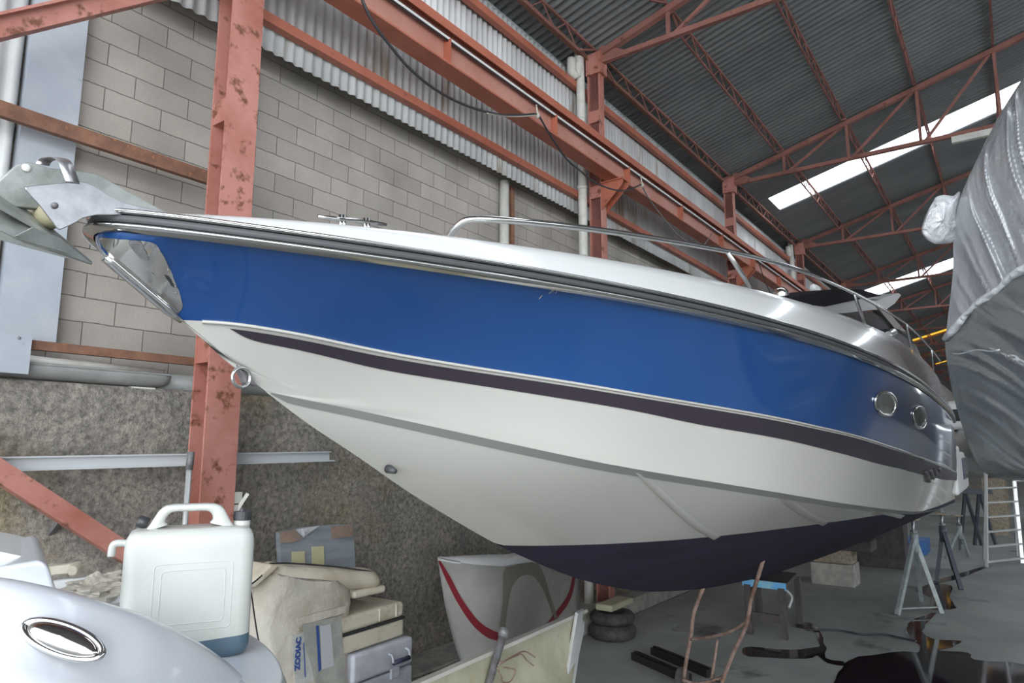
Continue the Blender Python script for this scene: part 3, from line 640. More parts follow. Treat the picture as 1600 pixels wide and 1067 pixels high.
# deck
rows = []; nst = 130
us = [1.095+(US-1.095)*(i/nst)**2 for i in range(nst+1)]
def dk(u): 
    if u < 1.14: return CLV, 3.56
    return ev(DECK, u)
def drow(u):
    rv, rzz = ev(RAIL, u); dv, dz = dk(u); dv = min(dv, CLV); rv = min(rv, CLV)
    if u <= 1.096: rv = CLV
    a = Vector((u, rv, rzz+.046)); b = Vector((u, dv, dz)); h = b.z-a.z
    c = Vector((u, CLV, dz+.06*min(1, (u-1)*.7)))
    L = [a, Vector((u, a.y+(b.y-a.y)*.30, a.z+h*.55)), Vector((u, a.y+(b.y-a.y)*.62, a.z+h*.86)), b]
    for t in (.12, .3, .6, 1): L.append(Vector((u, b.y+(c.y-b.y)*t, b.z+(c.z-b.z)*math.sin(t*math.pi/2))))
    return L
R_ = [drow(u) for u in us]
cols = list(zip(*R_)); full = [list(c) for c in cols]+[[Vector((p.x, 2*CLV-p.y, p.z)) for p in c] for c in reversed(cols[:-1])]
G().grid(full).mk('foredeck', M['deck'], boat, smooth=True, label='white foredeck and bulwark')
# stem bar, bow plate
def stp(px, py, off=.006):
    """point on the port topsides seen at that place"""
    d = ray(px, py)
    for t in np.arange(1.0, 20, .004):
        q = CAM+d*t
        if q.x < 1.07: continue
        if q.x <= 1.84 and q.z < float(np.interp(q.x, su, sz))-.02: continue
        if sect(q.x, q.z) <= q.y: return Vector((q.x, sect(q.x, q.z)-off, q.z))
    return CAM+d*2.7
def patch(outline, nm, m, parent, off=.006, n=9, solid=.004, lab=None):
    """skin patch following the hull: fan grid between centre and outline"""
    cx = sum(p[0] for p in outline)/len(outline); cy = sum(p[1] for p in outline)/len(outline)
    rows = []
    for k in range(n+1):
        f = k/n; rows.append([stp(cx+(p[0]-cx)*f, cy+(p[1]-cy)*f, off) for p in outline])
    g = G().grid(rows, close=True); return g.mk(nm, m, parent, smooth=True, label=lab)
def smooth2(pts, n=4):
    return [(p.x, p.y) for p in cat([(a, b, 0) for a, b in pts], n, closed=True)]
bp_out = smooth2([(152, 374), (176, 374), (205, 376), (234, 379), (246, 388), (258, 409), (270, 436), (280, 462), (283, 478), (279, 488), (270, 488), (238, 460), (204, 430), (168, 398)], 3)
plate = patch(bp_out, 'bow_plate', mat('mirror_plate', (.66, .64, .60), .09, metal=.9), boat, lab='polished stainless plate on the bow')
slot = smooth2([(197, 378), (216, 378), (222, 390), (229, 404), (222, 409), (208, 396)], 3)
patch(slot, 'plate_slot', M['steel'], plate, off=.011, n=4, lab='dark recess in the bow plate')
for p in [(237, 385), (260, 422), (272, 448), (273, 458)]:
    G().ball(stp(*p, off=.009), .005, 8, 5).mk('plate_screw', M['steel'], plate, smooth=True)
# small dark emblem of slanted bars
g = G()
for k in range(5):
    a = stp(255+k*2.1, 432+k*3.2, .012); b = stp(263+k*1.5, 436+k*3.4, .012); g.tube([a, b], .0022, 4)
g.mk('emblem', M['blackp'], plate)
pts = [Vector((u, CLV, float(np.interp(u, su, sz)))) for u in np.linspace(1.13, 1.44, 12)]
G().tube([p+Vector((-.004, 0, -.002)) for p in pts], [.022]*10+[.016, .010], 10).mk('stem_bar', M['chrome'], boat, smooth=True)
# tow eye
te = PY(CLV, 372, 580)
eye = G(); eye.prism([te+Vector((-.02, -.02, .03)), te+Vector((.05, -.02, -.02)), te+Vector((.09, -.02, -.06)), te+Vector((.03, -.02, -.05))], (0, .04, 0)); eo = eye.mk('tow_eye', M['steel'], boat, bevel=.005)
cc = PY(CLV-.02, 375, 590); ring = [cc+Vector((.042*math.cos(a), -.01, .042*math.sin(a))) for a in np.linspace(0, 2*math.pi, 22)[:-1]]
G().tube(ring, .008, 8, closed=True).mk('ring', M['chrome'], eo, smooth=True)
# drain fitting on the bottom
c = Vector((2.54, 2.60, 2.595)); g = G(); g.tube([c+Vector((0, .03, 0)), c+Vector((-.01, -.03, -.012))], [.024, .014], 12); g.mk('skin_fitting', M['gasket'], boat, smooth=True)
# portholes
def porthole(px, py, rx, ry):
    cen = stp(px, py, .006); ex = stp(px+rx, py+2, .006)-cen; ey = stp(px, py-ry, .006)-cen
    pts = [cen+ex*math.cos(a)*(abs(math.cos(a))**-.12 if abs(math.cos(a)) > .05 else 1)+ey*math.sin(a) for a in np.linspace(0, 2*math.pi, 33)[:-1]]
    pts = [Vector((p.x, sect(p.x, p.z)-.008, p.z)) for p in pts]
    o = G().tube(pts, .016, 8, closed=True).mk('porthole_frame', M['chrome'], boat, smooth=True)
    G().add([cen+Vector((0, -.004, 0))]+[Vector((p.x, p.y+.002, p.z)) for p in pts], [(0, i+1, (i+1) % 32+1) for i in range(32)]).mk('pane', M['pane'], o)
porthole(1383, 631, 15, 18); porthole(1436, 652, 9, 17)
# air vent louvres near the stern
for k in range(4):
    a = stp(1446+k*7, 748-k*4, .01); b = stp(1441+k*7, 742-k*5, .02)
    g = G(); g.tube([stp(1448+k*6, 752-k*5, .02), stp(1443+k*7, 737-k*2, .02)], .03, 8, flat=.6); g.mk('vent_louvre', M['steel'], boat, smooth=True)
# scratches
g = G()
for a, b in [((841, 467), (846, 462)), ((856, 459), (862, 455)), ((858, 452), (864, 456)), ((874, 452), (882, 447)), ((866, 458), (870, 454))]: G().tube([stp(*a, off=.002), stp(*b, off=.002)], .0016, 4).mk('scuff_mark', M['white'], boat, label='small white scuff on the blue paint')
# cleat
cl = G(); yc = 2.33
cl.tube([PY(yc, 497, 338), PY(yc, 530, 343), PY(yc, 575, 347), PY(yc, 603, 351)], [.008, .012, .012, .008], 10)
for q in ((532, 336, 352), (537, 336, 352), (570, 341, 356), (575, 341, 356)): cl.tube([PY(yc+.0, q[0], q[1]), PY(yc, q[0]+1, q[2]+12)], .010, 10)
cl.mk('cleat', M['chrome'], boat, smooth=True, label='chrome mooring cleat on the foredeck')
# handrail
hp = [(2.18, 2.05, 3.62), (2.22, 2.02, 3.68), (2.36, 1.96, 3.755), (2.5, 1.91, 3.78)]
hp2 = []
for (px, py, v) in [(800, 345, 1.82), (900, 355, 1.70), (1000, 369, 1.58), (1100, 386, 1.45), (1180, 402, 1.34), (1260, 426, 1.22), (1330, 456, 1.15), (1375, 480, 1.13), (1413, 504, 1.15), (1440, 529, 1.17), (1458, 549, 1.2), (1470, 565, 1.22)]:
    hp2.append(PY(v, px, py))
G().tube(cat([PY(2.06, 702, 368), PY(2.0, 716, 352), PY(1.94, 738, 343)]+hp2, 8), .0165, 12).mk('handrail', M['chrome'], boat, smooth=True, label='stainless bow handrail')
for (a, b, v1, v2) in [((1137, 394), (1172, 448), 1.40, 1.36), ((1334, 458), (1352, 508), 1.15, 1.13), ((1415, 505), (1425, 549), 1.15, 1.16), ((1455, 546), (1460, 592), 1.2, 1.24)]:
    g = G(); g.tube([PY(v1, *a), PY(v2, *b)], .0165, 10); g.mk('stanchion', M['chrome'], boat, smooth=True)
# superstructure
def sbox(side, y0, y1, nm, m, crown=.1, par=boat, lab=None, n=8):
    """side profile list (u,z) lofted across with a crown"""
    rows = []
    for k in range(n+1):
        t = k/n; s = math.sin(math.pi*t)**.6; rows.append([Vector((u-.35*s*(1 if i < len(side)/2 else 1)*0+(-.0), y0+(y1-y0)*t, z+crown*s)) for i, (u, z) in enumerate(side)])
    g = G().grid(rows, close=True); g.add(rows[0], [tuple(range(len(side)))]); g.add(rows[-1], [tuple(range(len(side)))])
    return g.mk(nm, m, par, label=lab)
def pq(v, L): return [(PY(v, *p).x, PY(v, *p).z) for p in L]
sbox(pq(1.5, [(1262, 478), (1362, 487), (1385, 500), (1393, 524), (1380, 530), (1330, 505)]), 1.5, 3.88, 'windscreen', M['glass'], .02, lab='dark tinted windscreen')
sbox(pq(1.47, [(1252, 470), (1290, 477), (1345, 466), (1368, 470), (1390, 462), (1404, 458), (1408, 461), (1398, 474), (1384, 484), (1362, 484), (1320, 489), (1296, 488)]), 1.47, 3.91, 'hard_top', M['white2'], .03, lab='white hardtop edge with raised wing')
sbox(pq(1.46, [(1232, 467), (1264, 459), (1300, 452), (1345, 452), (1378, 462), (1345, 467), (1290, 479), (1262, 476)]), 1.46, 3.92, 'canvas_cover', M['dark'], .03, lab='dark canvas cover on the hardtop')
for y in (1.45, 3.83):
    g = G(); a = pq(1.5, [(1364, 480), (1377, 482), (1412, 520), (1400, 522)]); g.prism([Vector((u, y, z)) for u, z in a], (0, .1, 0)); g.mk('arch_leg', M['white'], boat)
sbox(pq(1.32, [(1388, 522), (1400, 513), (1418, 520), (1432, 540), (1452, 585), (1462, 606), (1440, 575)]), 1.32, 4.06, 'side_window', M['glass'], .02, lab='dark cockpit side window')
g = G(); g.tube([PY(1.3, 1378, 527), PY(1.28, 1396, 519)], .055, 10, flat=.8); g.mk('ventilator', M['white'], boat, smooth=True)
c = PY(1.6, 1220, 460); g = G(); g.ball(c, .07, 14, 8, (.7, 1, 1)); g.tube([c, c-Vector((0, 0, .12))], .02, 8); g.mk('searchlight', M['chrome'], boat, smooth=True)
c = PY(1.9, 1274, 452); g = G(); g.tube([c+Vector((-.1, 0, 0)), c+Vector((.16, 0, .02))], .05, 8); g.tube([c-Vector((0, 0, .15)), c], .06, 8); g.mk('horn', M['white2'], boat, smooth=True)
# bathing platform and stern quarter
g = G(); prof = [(US, .99, 3.02), (16.6, 1.0, 2.75), (18.2, 1.02, 2.62), (19.2, 1.08, 2.52)]
for a, b in zip(prof, prof[1:]):
    g.box((a[0], a[1], 1.82), (b[0], 2*CLV-a[1], b[2]))
g.mk('bathing_platform', M['white2'], boat, bevel=.05, label='white stern quarter with bathing platform')
g = G(); g.box((17.2, .985, 2.05), (18.7, 1.03, 2.5)); g.mk('stern_panel', mat('navy_panel', (.02, .03, .10), .2, coat=.8), boat, bevel=.02, label='dark blue panel on the stern quarter')

# ------------------------------------------------------------------ anchor and bow roller
def pl(pts, y, th, g): g.prism([PY(y, *p) for p in pts], (0, th, 0)); return g
an = thing('plough_anchor', 'galvanised plough anchor stowed over the bow roller', 'anchor', tuple(PY(2.69, 60, 330)))
pl([(-4, 284), (28, 256), (45, 252), (78, 262), (120, 266), (152, 271), (200, 298), (258, 330), (190, 334), (60, 326), (10, 322), (-8, 305)], 2.66, .035, G()).mk('shank', M['galv'], an, bevel=.006)
g = G(); f0 = PY(2.69, -30, 262); f1 = PY(2.69, 146, 413)
A = [PY(2.69, -26, 285), PY(2.52, -10, 322), PY(2.60, 80, 372), PY(2.69, 145, 412), PY(2.69, 70, 350)]
g.prism(A, (0, .012, .012)); g.prism([Vector((p.x, 2*2.70-p.y, p.z)) for p in A], (0, -.012, .012))
B = [PY(2.56, -40, 338), PY(2.50, 26, 372), PY(2.55, 96, 392), PY(2.66, 145, 412), PY(2.60, 50, 345), PY(2.58, -12, 318)]
g.prism(B, (0, .014, 0)); g.mk('fluke', M['galv'], an, bevel=.004, label='plough shaped fluke')
B2 = [PY(2.5, 24, 368), PY(2.5, 52, 354), PY(2.55, 96, 372), PY(2.64, 146, 413), PY(2.55, 92, 394), PY(2.52, 40, 378)]
G().prism(B2, (0, .02, 0)).mk('fluke_edge', M['galv'], an, bevel=.004)
G().ball(PY(2.655, 41, 262), .014, 12, 8, (1, .4, 1)).mk('shackle_hole', mat('hole_lining', (.75, .75, .72), .6), an, smooth=True, label='pale eye in the shank')
br = thing('bow_roller', 'polished stainless bow roller cheeks holding the anchor', 'bow roller', tuple(PY(2.6, 150, 335)))
ck = smooth2([(40, 296), (44, 291), (60, 289), (112, 284), (132, 284), (150, 292), (178, 309), (212, 321), (262, 331), (262, 336), (150, 336), (120, 347), (97, 358), (90, 357), (84, 349), (60, 318)], 2)
for y in (2.575, 2.78): pl(ck, y, .008, G()).mk('cheek_plate', M['chrome2'], br, bevel=.003)
G().ball(PY(2.57, 86, 321), .011, 10, 6).mk('pin', M['steel'], br, smooth=True)
c = PY(2.68, 76, 338); G().tube([Vector((c.x, 2.59, c.z)), Vector((c.x, 2.77, c.z))], .045, 16).mk('roller', mat('yellowed_roller', (.42, .38, .25), .6), br, smooth=True)
pts = [(66, 258, 2.80), (70, 250, 2.79), (80, 246, 2.74), (92, 246, 2.66), (101, 252, 2.60), (107, 266, 2.575), (114, 286, 2.572)]
P = cat([PY(v, a, b) for a, b, v in pts], 5); g = G()
g.grid([[p+Vector((-.022, 0, -.004)) for p in P], [p+Vector((.022, 0, .004)) for p in P]]); g.mk('retaining_hoop', M['chrome2'], br, smooth=True, solid=.004)

# ------------------------------------------------------------------ WRAPPED BOAT at right
wb = thing('wrapped_boat', 'boat shrouded in grey shrink film filling the right edge', 'boat', tuple(PZ(0, 1900, 1500)))
sil_top = [(1640, 60), (1600, 122), (1562, 181), (1535, 232), (1512, 280), (1497, 322), (1490, 370), (1489, 420), (1483, 480), (1477, 528)]
sil_bot = [(1477, 528), (1477, 545), (1481, 575), (1490, 620), (1502, 662), (1518, 706), (1536, 736), (1562, 748), (1600, 752), (1660, 760)]
end_top = [(2150, -420), (2150, -330), (2150, -250), (2150, -170), (2150, -100), (2150, -40), (2150, 10), (2150, 45), (2150, 75), (2150, 100)]
end_bot = [(2150, 100), (2150, 190), (2150, 290), (2150, 400), (2150, 500), (2150, 600), (2150, 690), (2150, 750), (2150, 800), (2150, 840)]
def wrapgrid(sil, end, dl, amp, seed, nrow=150, ncol=150, sag=0, cw=3.0):
    S = resample(cat([(a, b, 0) for a, b in sil], 8), nrow); Eo = resample(cat([(a, b, 0) for a, b in end], 8), nrow); rows = []
    for i in range(nrow):
        row = []; s = S[i]; e = Eo[i]; fi = i/(nrow-1)
        d0 = dl[0]+(dl[1]-dl[0])*fi
        row.append(V(s.x+90, s.y+10, d0+2.2)); row.append(V(s.x+12, s.y+2, d0+.5))
        for k in range(ncol):
            t = (k/(ncol-1))**1.4
            px = s.x+(e.x-s.x)*t; py = s.y+(e.y-s.y)*(t**.80 if sag == 0 else t**(.80+.20*min(1, fi*2)))+(sag*math.sin(math.pi*t)*min(1, fi*2))
            d = d0-(d0-2.9)*(1-(1-t)**2.0)*.95
            w = fi-cw*t+.10*noise.noise(Vector((fi*2, t*2, seed)))
            n1 = noise.noise(Vector((w*9, t*1.5, seed+4))); n2 = noise.noise(Vector((w*21, t*2.5, seed+2))); n3 = noise.noise(Vector((w*45, t*5, seed+7)))
            r = -1.3*max(0, 1-abs(n1)*3.2)**2-.55*max(0, 1-abs(n2)*3)**2-.18*max(0, 1-abs(n3)*2.5)+n1*1.2
            edge = min(1, t*14)
            row.append(V(px, py, d+amp*r*edge))
        rows.append(row)
    return rows
G().grid(wrapgrid(sil_top, end_top, (5.0, 5.6), .045, 1.3)).mk('film_cover', M['wrap'], wb, smooth=True, label='glossy pale shrink film over the deck')
G().grid(wrapgrid(sil_bot, end_bot, (5.6, 5.3), .035, 6.1, sag=30, cw=1.7)).mk('hull', M['wrap2'], wb, smooth=True, label='grey hull under thin film')
seam = []
for t in np.linspace(0, 1, 40):
    px = 1477+(2150-1477)*t; py = 528+(100-528)*(t**.80); d = 5.6-(5.6-2.9)*(1-(1-t)**2)*.95
    seam.append(V(px, py+2+3*math.sin(t*70), d-.04))
G().tube(seam, [.028+.008*math.sin(i*2.1) for i in range(40)], 8).mk('bunched_seam', M['wad'], wb, smooth=True, label='bunched film edge along the sheer')
g = G(); g.tube([V(1486+t*75, 552-t*6+2*math.sin(t*9), 5.45-.9*t) for t in np.linspace(0, 1, 14)], .006, 5); g.mk('taped_seam', M['wad'], wb, smooth=True)
_p = [V(1572+42*math.cos(a)*1.0+10*math.sin(a), 500+22*math.sin(a)+12*math.cos(a), 4.55-.5*math.cos(a)) for a in np.linspace(0, 2*math.pi, 25)[:-1]]
# loose wad of film
c = V(1472, 343, 5.45); g = G(); rows = []
shape = [(1500, 300), (1490, 306), (1470, 305), (1455, 318), (1440, 356), (1446, 372), (1462, 381), (1490, 378), (1496, 360), (1498, 330)]
O = smooth2(shape, 4); cx, cy = 1474, 344
for k in range(-7, 8):
    f = math.cos(k/7*math.pi/2)**.7; rows.append([V(cx+(p[0]-cx)*f+2.2*noise.noise(Vector((p[0]*.1, k*.6, 0)))*f, cy+(p[1]-cy)*f, 5.45+k/7*.16+.03*noise.noise(Vector((p[0]*.12, p[1]*.12, k*.4)))) for p in O])
g.grid(rows, close=True).mk('film_wad', M['wad'], wb, smooth=True, label='white knotted wad of film')

# ------------------------------------------------------------------ FOREGROUND BOAT, lower left
fb = thing('small_white_boat', 'small white boat in the lower left corner carrying the jerrycan', 'boat', tuple(PZ(1.2, 150, 1400)))
DZ = 2.15
crest = [(-170, 880, 1.30), (-60, 893, 1.30), (20, 903, 1.30), (90, 918, 1.32), (160, 938, 1.36), (230, 961, 1.42), (290, 990, 1.50), (335, 1018, 1.58), (372, 1048, 1.66), (400, 1080, 1.70)]
rows = []
def off_row(f): return [f(*c) for c in crest]
def rowpts(L): return cat(L, 6)
r0 = rowpts([PZ(DZ+.003, a, b+10) if b > 940 else V(a, b+14, d+.22) for a, b, d in crest])
r0b = rowpts([V(a+1, b+2, d+.06) for a, b, d in crest]); r1 = rowpts([V(a, b, d) for a, b, d in crest])
r2 = rowpts([V(a-2, b+16, d-.03) for a, b, d in crest]); r3 = rowpts([V(a-6, b+60, d-.07) for a, b, d in crest])
r4 = rowpts([V(a-10, b+125, d-.10) for a, b, d in crest]); r4b = rowpts([V(a-10, b+142, d-.14) for a, b, d in crest]); r5 = rowpts([V(a-15, b+330, d-.22) for a, b, d in crest]); r6 = rowpts([V(a-20, b+700, d-.2) for a, b, d in crest])
G().grid([r0, r0b, r1, r2, r3, r4, r4b, r5, r6]).mk('coaming', M['boat2'], fb, smooth=True, sub=1, label='rounded white coaming')
edge = [(-200, 918), (60, 922), (170, 928), (260, 945), (330, 962), (384, 986), (415, 1006), (435, 1030), (443, 1052), (436, 1072), (415, 1092), (380, 1110)]
E_ = cat([PZ(DZ, *p) for p in edge], 8)
inner = [PZ(DZ, -200, 1250), PZ(DZ, 100, 1200)]
out = E_+[PZ(DZ, 330, 1180), PZ(DZ, 100, 1250), PZ(DZ, -200, 1250)]
G().prism(out, (0, 0, -.022)).mk('deck', M['boat2'], fb, bevel=.008)
E2 = [p+Vector((0, 0, -.03)) for p in E_]
G().tube([p+Vector((0, 0, -.036)) for p in E_], .012, 8).mk('edge_trim', M['greypvc'], fb, smooth=True)
low = [[p+Vector((-.02, -.01, -.04)) for p in E_], [p+Vector((0, 0, -.07)) for p in E_], [p+Vector((-.04, -.03, -.11)) for p in E_], [p+Vector((-.15, -.1, -.9)) for p in E_]]
G().grid(low).mk('hull', M['boat2'], fb, smooth=True)
# raised mouldings at left
def block(o, d0, th, nm, m, bev=.012):
    g = G(); a = [V(*p, d0) for p in o]; off = ray(0, 850)*th; off.z = max(off.z, 0)*0+.0
    g.prism(a, off); return g.mk(nm, m, fb, bevel=bev, seg=3)
block([(-120, 880), (0, 886), (56, 876), (70, 878), (77, 890), (84, 915), (98, 950), (-120, 950)], 1.62, .45, 'console', M['boat2'])
block([(-120, 845), (-20, 858), (30, 868), (50, 874), (50, 882), (0, 886), (-120, 886)], 1.72, .4, 'console_lid', M['white2'])
# chrome oval light
c = V(99, 1001, 1.225); ex = (V(161, 1022, 1.215)-c); ey = (V(106, 978, 1.245)-c); nn = ex.cross(ey).normalized()
if nn.dot(cF) > 0: nn = -nn
c += nn*.004
pts = [c+ex*math.cos(a)+ey*.98*math.sin(a) for a in np.linspace(0, 2*math.pi, 41)[:-1]]
rim = G().tube(pts, .006, 8, closed=True).mk('oval_fitting', M['chrome'], fb, smooth=True, label='chrome oval fitting')
rows = []
for k in range(7):
    f = k/6; rows.append([c+(p-c)*(math.sin(f*math.pi/2))*.93+nn*.016*math.cos(f*math.pi/2) for p in pts])
G().grid(rows, close=True).mk('lens', mat('dark_chrome', (.42, .40, .39), .1, metal=1), rim, smooth=True)
# hinge arms and cloth behind
g = G(); g.bar(V(60, 893, 2.3), V(122, 886, 2.3), .05, .03); g.tube([V(112, 892, 2.26), V(122, 884, 2.3)], .018, 10); tag(g.mk('hinge_arm', M['case'], bevel=.004), 'cream hinge arm behind the console of the small white boat', 'hinge')
g = G(); g.bar(V(60, 920, 2.25), V(185, 905, 2.35), .03, .045); g.bar(V(100, 945, 2.25), V(200, 930, 2.3), .03, .04); tag(g.mk('boat_board', M['white2'], bevel=.008), 'white slatted board beside the crumpled cloth', 'board')
g = G(); g.prism([V(155, 905, 2.36), V(182, 900, 2.36), (V(186, 915, 2.36)), V(160, 920, 2.36)], (.02, .03, 0)); tag(g.mk('grey_bracket', M['steel']), 'dark grey bracket plate left of the jerrycan', 'bracket')
g = G(); rows = []
for i in range(26):
    row = []
    for k in range(26):
        a = i/25*2*math.pi; b = k/25*math.pi
        d = Vector((math.sin(b)*math.cos(a), math.sin(b)*math.sin(a), math.cos(b)))
        rr = 1+.5*noise.noise(d*2.2)+.35*noise.turbulence(d*3, 3, True)-.25
        row.append(V(152, 922, 2.24)+Vector((d.x*.105, d.y*.06, d.z*.05))*rr)
    rows.append(row)
tag(g.grid(rows).mk('crumpled_cloth', M['canvas'], smooth=False), 'crumpled off-white cloth lying beside the jerrycan', 'cloth')
# far platform of that boat under the cloth
g = G(); a = PZ(DZ-.05, 60, 950); g.prism([PZ(2.13, -100, 945), PZ(2.13, 250, 965), PZ(2.13, 240, 925), PZ(2.13, -100, 905)], (0, 0, -.05)); g.mk('side_deck', M['white2'], fb)

# jerrycan
jb = V(287, 1022, 1.86); jb.z = DZ
jr = math.radians(-28.7)
jc = thing('jerrycan', 'milky white plastic jerrycan standing on the small white boat', 'jerrycan', tuple(jb), rz=jr)
def rrect(w, d, r, n=5):
    out = []
    for cx, cy, a0 in ((w/2-r, d/2-r, 0), (-w/2+r, d/2-r, 90), (-w/2+r, -d/2+r, 180), (w/2-r, -d/2+r, 270)):
        for k in range(n+1): a = math.radians(a0+90*k/n); out.append((cx+r*math.cos(a), cy+r*math.sin(a)))
    return out
def jrow(z, sc=1, r=.035, w=.318, d=.165): return [Vector((x*sc if False else x, y, z)) for x, y in rrect(w*sc, d*sc, r*sc)]
H = .335; tilt = .02
def jl(x): return .048+.05*x
body = []
for z, s in [(0, .86), (.005, .93), (.014, .98), (.025, 1)]: body.append(jrow(z, s))
split = [Vector((p.x, p.y, jl(p.x))) for p in jrow(0, 1)]
o = G(); o.grid(body+[split], close=True); o.add(body[0], [tuple(range(len(body[0])))]); o.mk('liquid_filled_base', M['liquid'], jc, smooth=True, local=True, label='dark blue liquid showing through the base')
up = [split]+[jrow(z, s) for z, s in [(.075, 1), (.14, 1), (.2, 1), (.29, 1), (.312, .985), (.326, .94), (.333, .86), (.336, .7)]]
o = G(); o.grid(up, close=True); o.add(up[-1], [tuple(range(len(up[-1])))]); o.mk('body', M['jerry'], jc, smooth=True, local=True)
OUT = cat([(-.125, 0, .325), (-.108, 0, .341), (-.096, 0, .362), (-.082, 0, .384), (-.060, 0, .396), (-.005, 0, .397), (.050, 0, .396), (.074, 0, .386), (.088, 0, .364), (.100, 0, .343), (.118, 0, .325)], 4)
INN = cat([(-.062, 0, .345), (-.068, 0, .352), (-.066, 0, .362), (-.058, 0, .373), (-.045, 0, .378), (-.005, 0, .378), (.030, 0, .378), (.043, 0, .373), (.050, 0, .362), (.050, 0, .352), (.044, 0, .345)], 4)
rr = []
for y, q in ((-.018, 0), (-.024, .18), (-.024, .5), (-.024, .82), (-.018, 1)): rr.append([Vector((a.x+(b.x-a.x)*q, y, a.z+(b.z-a.z)*q)) for a, b in zip(OUT, INN)])
for y, q in ((.018, 1), (.024, .82), (.024, .5), (.024, .18), (.018, 0)): rr.append([Vector((a.x+(b.x-a.x)*q, y, a.z+(b.z-a.z)*q)) for a, b in zip(OUT, INN)])
cols_ = [list(c) for c in zip(*rr)]
G().grid(cols_, close=True).mk('handle', M['jerry'], jc, smooth=True, local=True)
g = G(); g.tube([(.128, 0, .32), (.128, 0, .352)], .022, 14); g.mk('neck', M['jerry'], jc, smooth=True, local=True)
g = G(); g.tube([(.128, 0, .348), (.128, 0, .372)], .024, 18); g.tube([(.128, 0, .372), (.125, 0, .381)], [.01, .004], 8); g.mk('cap', M['blackp'], jc, smooth=False, local=True)
g = G(); g.tube(cat([(-.15, -.02, .30), (-.175, -.02, .303), (-.187, -.02, .296), (-.189, -.02, .27)], 5), .0095, 10); g.mk('spout', M['jerry'], jc, smooth=True, local=True)
g = G(); g.tube([(-.135, .02, .355), (-.11, .02, .345)], .016, 10); g.mk('rear_knob', M['blackp'], jc, smooth=True, local=True)
g = G()
for (w, h) in ((.19, .17), (.155, .135)):
    pts = [(x+.01, -.0815, y+.165) for x, y in rrect(w, h, .012, 3)]; g.tube(pts, .0022, 6, closed=True)
g.mk('moulded_frame', M['jerry'], jc, smooth=True, local=True)

# metal pole by the column
t = thing('metal_pole', 'thin shiny metal pole with dark grip leaning by the first column', 'pole', (3.0, 5.3, 0))
a = PY(5.3, 296, 730); b = PY(5.3, 286, 860); bb = a+(b-a)*(a.z/(a.z-b.z))
G().tube([a, bb], .022, 10).mk('tube', M['alu'], t, smooth=True); G().tube([a-Vector((0, 0, .02)), a+Vector((.005, 0, .12))], .028, 10).mk('grip', M['steel'], t, smooth=True)
g = G(); 
for z in (776, 796, 816):
    q = PY(5.5, 352, z).z; g.box((3.49, 5.475, q-.06), (3.57, 5.53, q+.035))
g.bar((3.53, 5.49, PY(5.5, 352, 800).z), (3.60, 5.44, PY(5.5, 352, 772).z), .015, .03)
tag(g.mk('switch_box', M['plastic']), 'small white boxes fixed to the first column above the jerrycan cap', 'box')

# ------------------------------------------------------------------ PILE by the wall
yP = 4.95
def PB(px, py, dy=0): return PY(yP+dy, px, py)
# supports off frame
a = PB(395, 1100); 
g = G(); g.box((3.35, 4.9, 0), (4.37, 5.45, .36)); tag(g.mk('storage_crate', M['wood'], bevel=.01), 'wooden crate below the canvas bag, out of frame', 'crate')
bag = thing('canvas_bag', 'dirty white canvas dinghy bag with blue lettering standing by the wall', 'bag', (3.85, 5.1, .37))
rows = []
for i in range(41):
    t = i/40; py = 1110-(1110-903)*t; L = 398+ (4 if t > .9 else 0)-8*math.sin(t*3); R = 541-4*math.sin(t*3.2)
    R = R-(6 if t > .95 else 0)
    cx = (L+R)/2; hw = (R-L)/2; row = []
    for k in range(48):
        a = 2*math.pi*k/48; sx = math.copysign(abs(math.cos(a))**.45, math.cos(a)); sy = math.copysign(abs(math.sin(a))**.5, math.sin(a))
        top = 1-.10*max(0, (t-.93)/.07)**2
        p = PB(cx+hw*sx*top, py+(6*sx if t > .8 else 0), .15); p.y = yP+.22+sy*.24*top
        p = jit(p, .014, 3.5, 2)+noise.noise_vector(Vector((p.x*9, p.y*9, p.z*4)))*.016+noise.noise_vector(Vector((p.x*18, p.y*18, p.z*9)))*.007*(1+1.5*(t > .8))
        row.append(p)
    rows.append(row)
g = G().grid(rows, close=True); g.add(rows[-1], [tuple(range(48))]); bo_ = g.mk('cloth_body', M['canvas'], bag, smooth=True)
yb_ = 4.925
def quad(L, y, nm, m, par, th=.004, lab=None): g = G(); g.prism([PY(y, *p) for p in L], (0, th, 0)); return g.mk(nm, m, par, label=lab)
lb = quad([(456, 992), (488, 986), (490, 1064), (461, 1072)], yb_, 'lettered_patch', M['label'], bag)
pk = quad([(474, 975), (533, 962), (541, 1082), (500, 1100), (490, 1050), (475, 1000)], yb_-.012, 'clear_pocket', mat('grimy_clear_pocket', (.40, .40, .36), .25, coat=.6, c2=(.30, .30, .27), nscale=6, bump=.4, bscale=20, coord='World'), bag, lab='grimy clear document pocket')
quad([(494, 978), (498, 977), (502, 1046), (498, 1050)], yb_-.02, 'blue_line', M['ink'], pk, .002)
quad([(500, 978), (517, 975), (522, 1040), (503, 1046)], yb_-.018, 'document', mat('pale_document', (.44, .45, .47), .5, coat=.5), pk, .002)
quad([(474, 1004), (475.5, 1004), (478, 1058), (476.5, 1058)], yb_-.016, 'blue_rule', M['ink'], bag, .002)
quad([(464, 966), (540, 946), (541, 957), (466, 978)], yb_-.006, 'canvas_strap', M['canvas'], bag, .006)
fc = bpy.data.curves.new('zodiac', 'FONT'); fc.body = 'ZODIAC'; fc.extrude = .0012; fc.size = .125; fc.offset = .0035; fc.materials.append(M['ink'])
fo = bpy.data.objects.new('lettering', fc); COL.objects.link(fo); fo.parent = bag
p0 = PY(yb_-.006, 468, 1046); fo.location = BASE[bag].inverted() @ p0
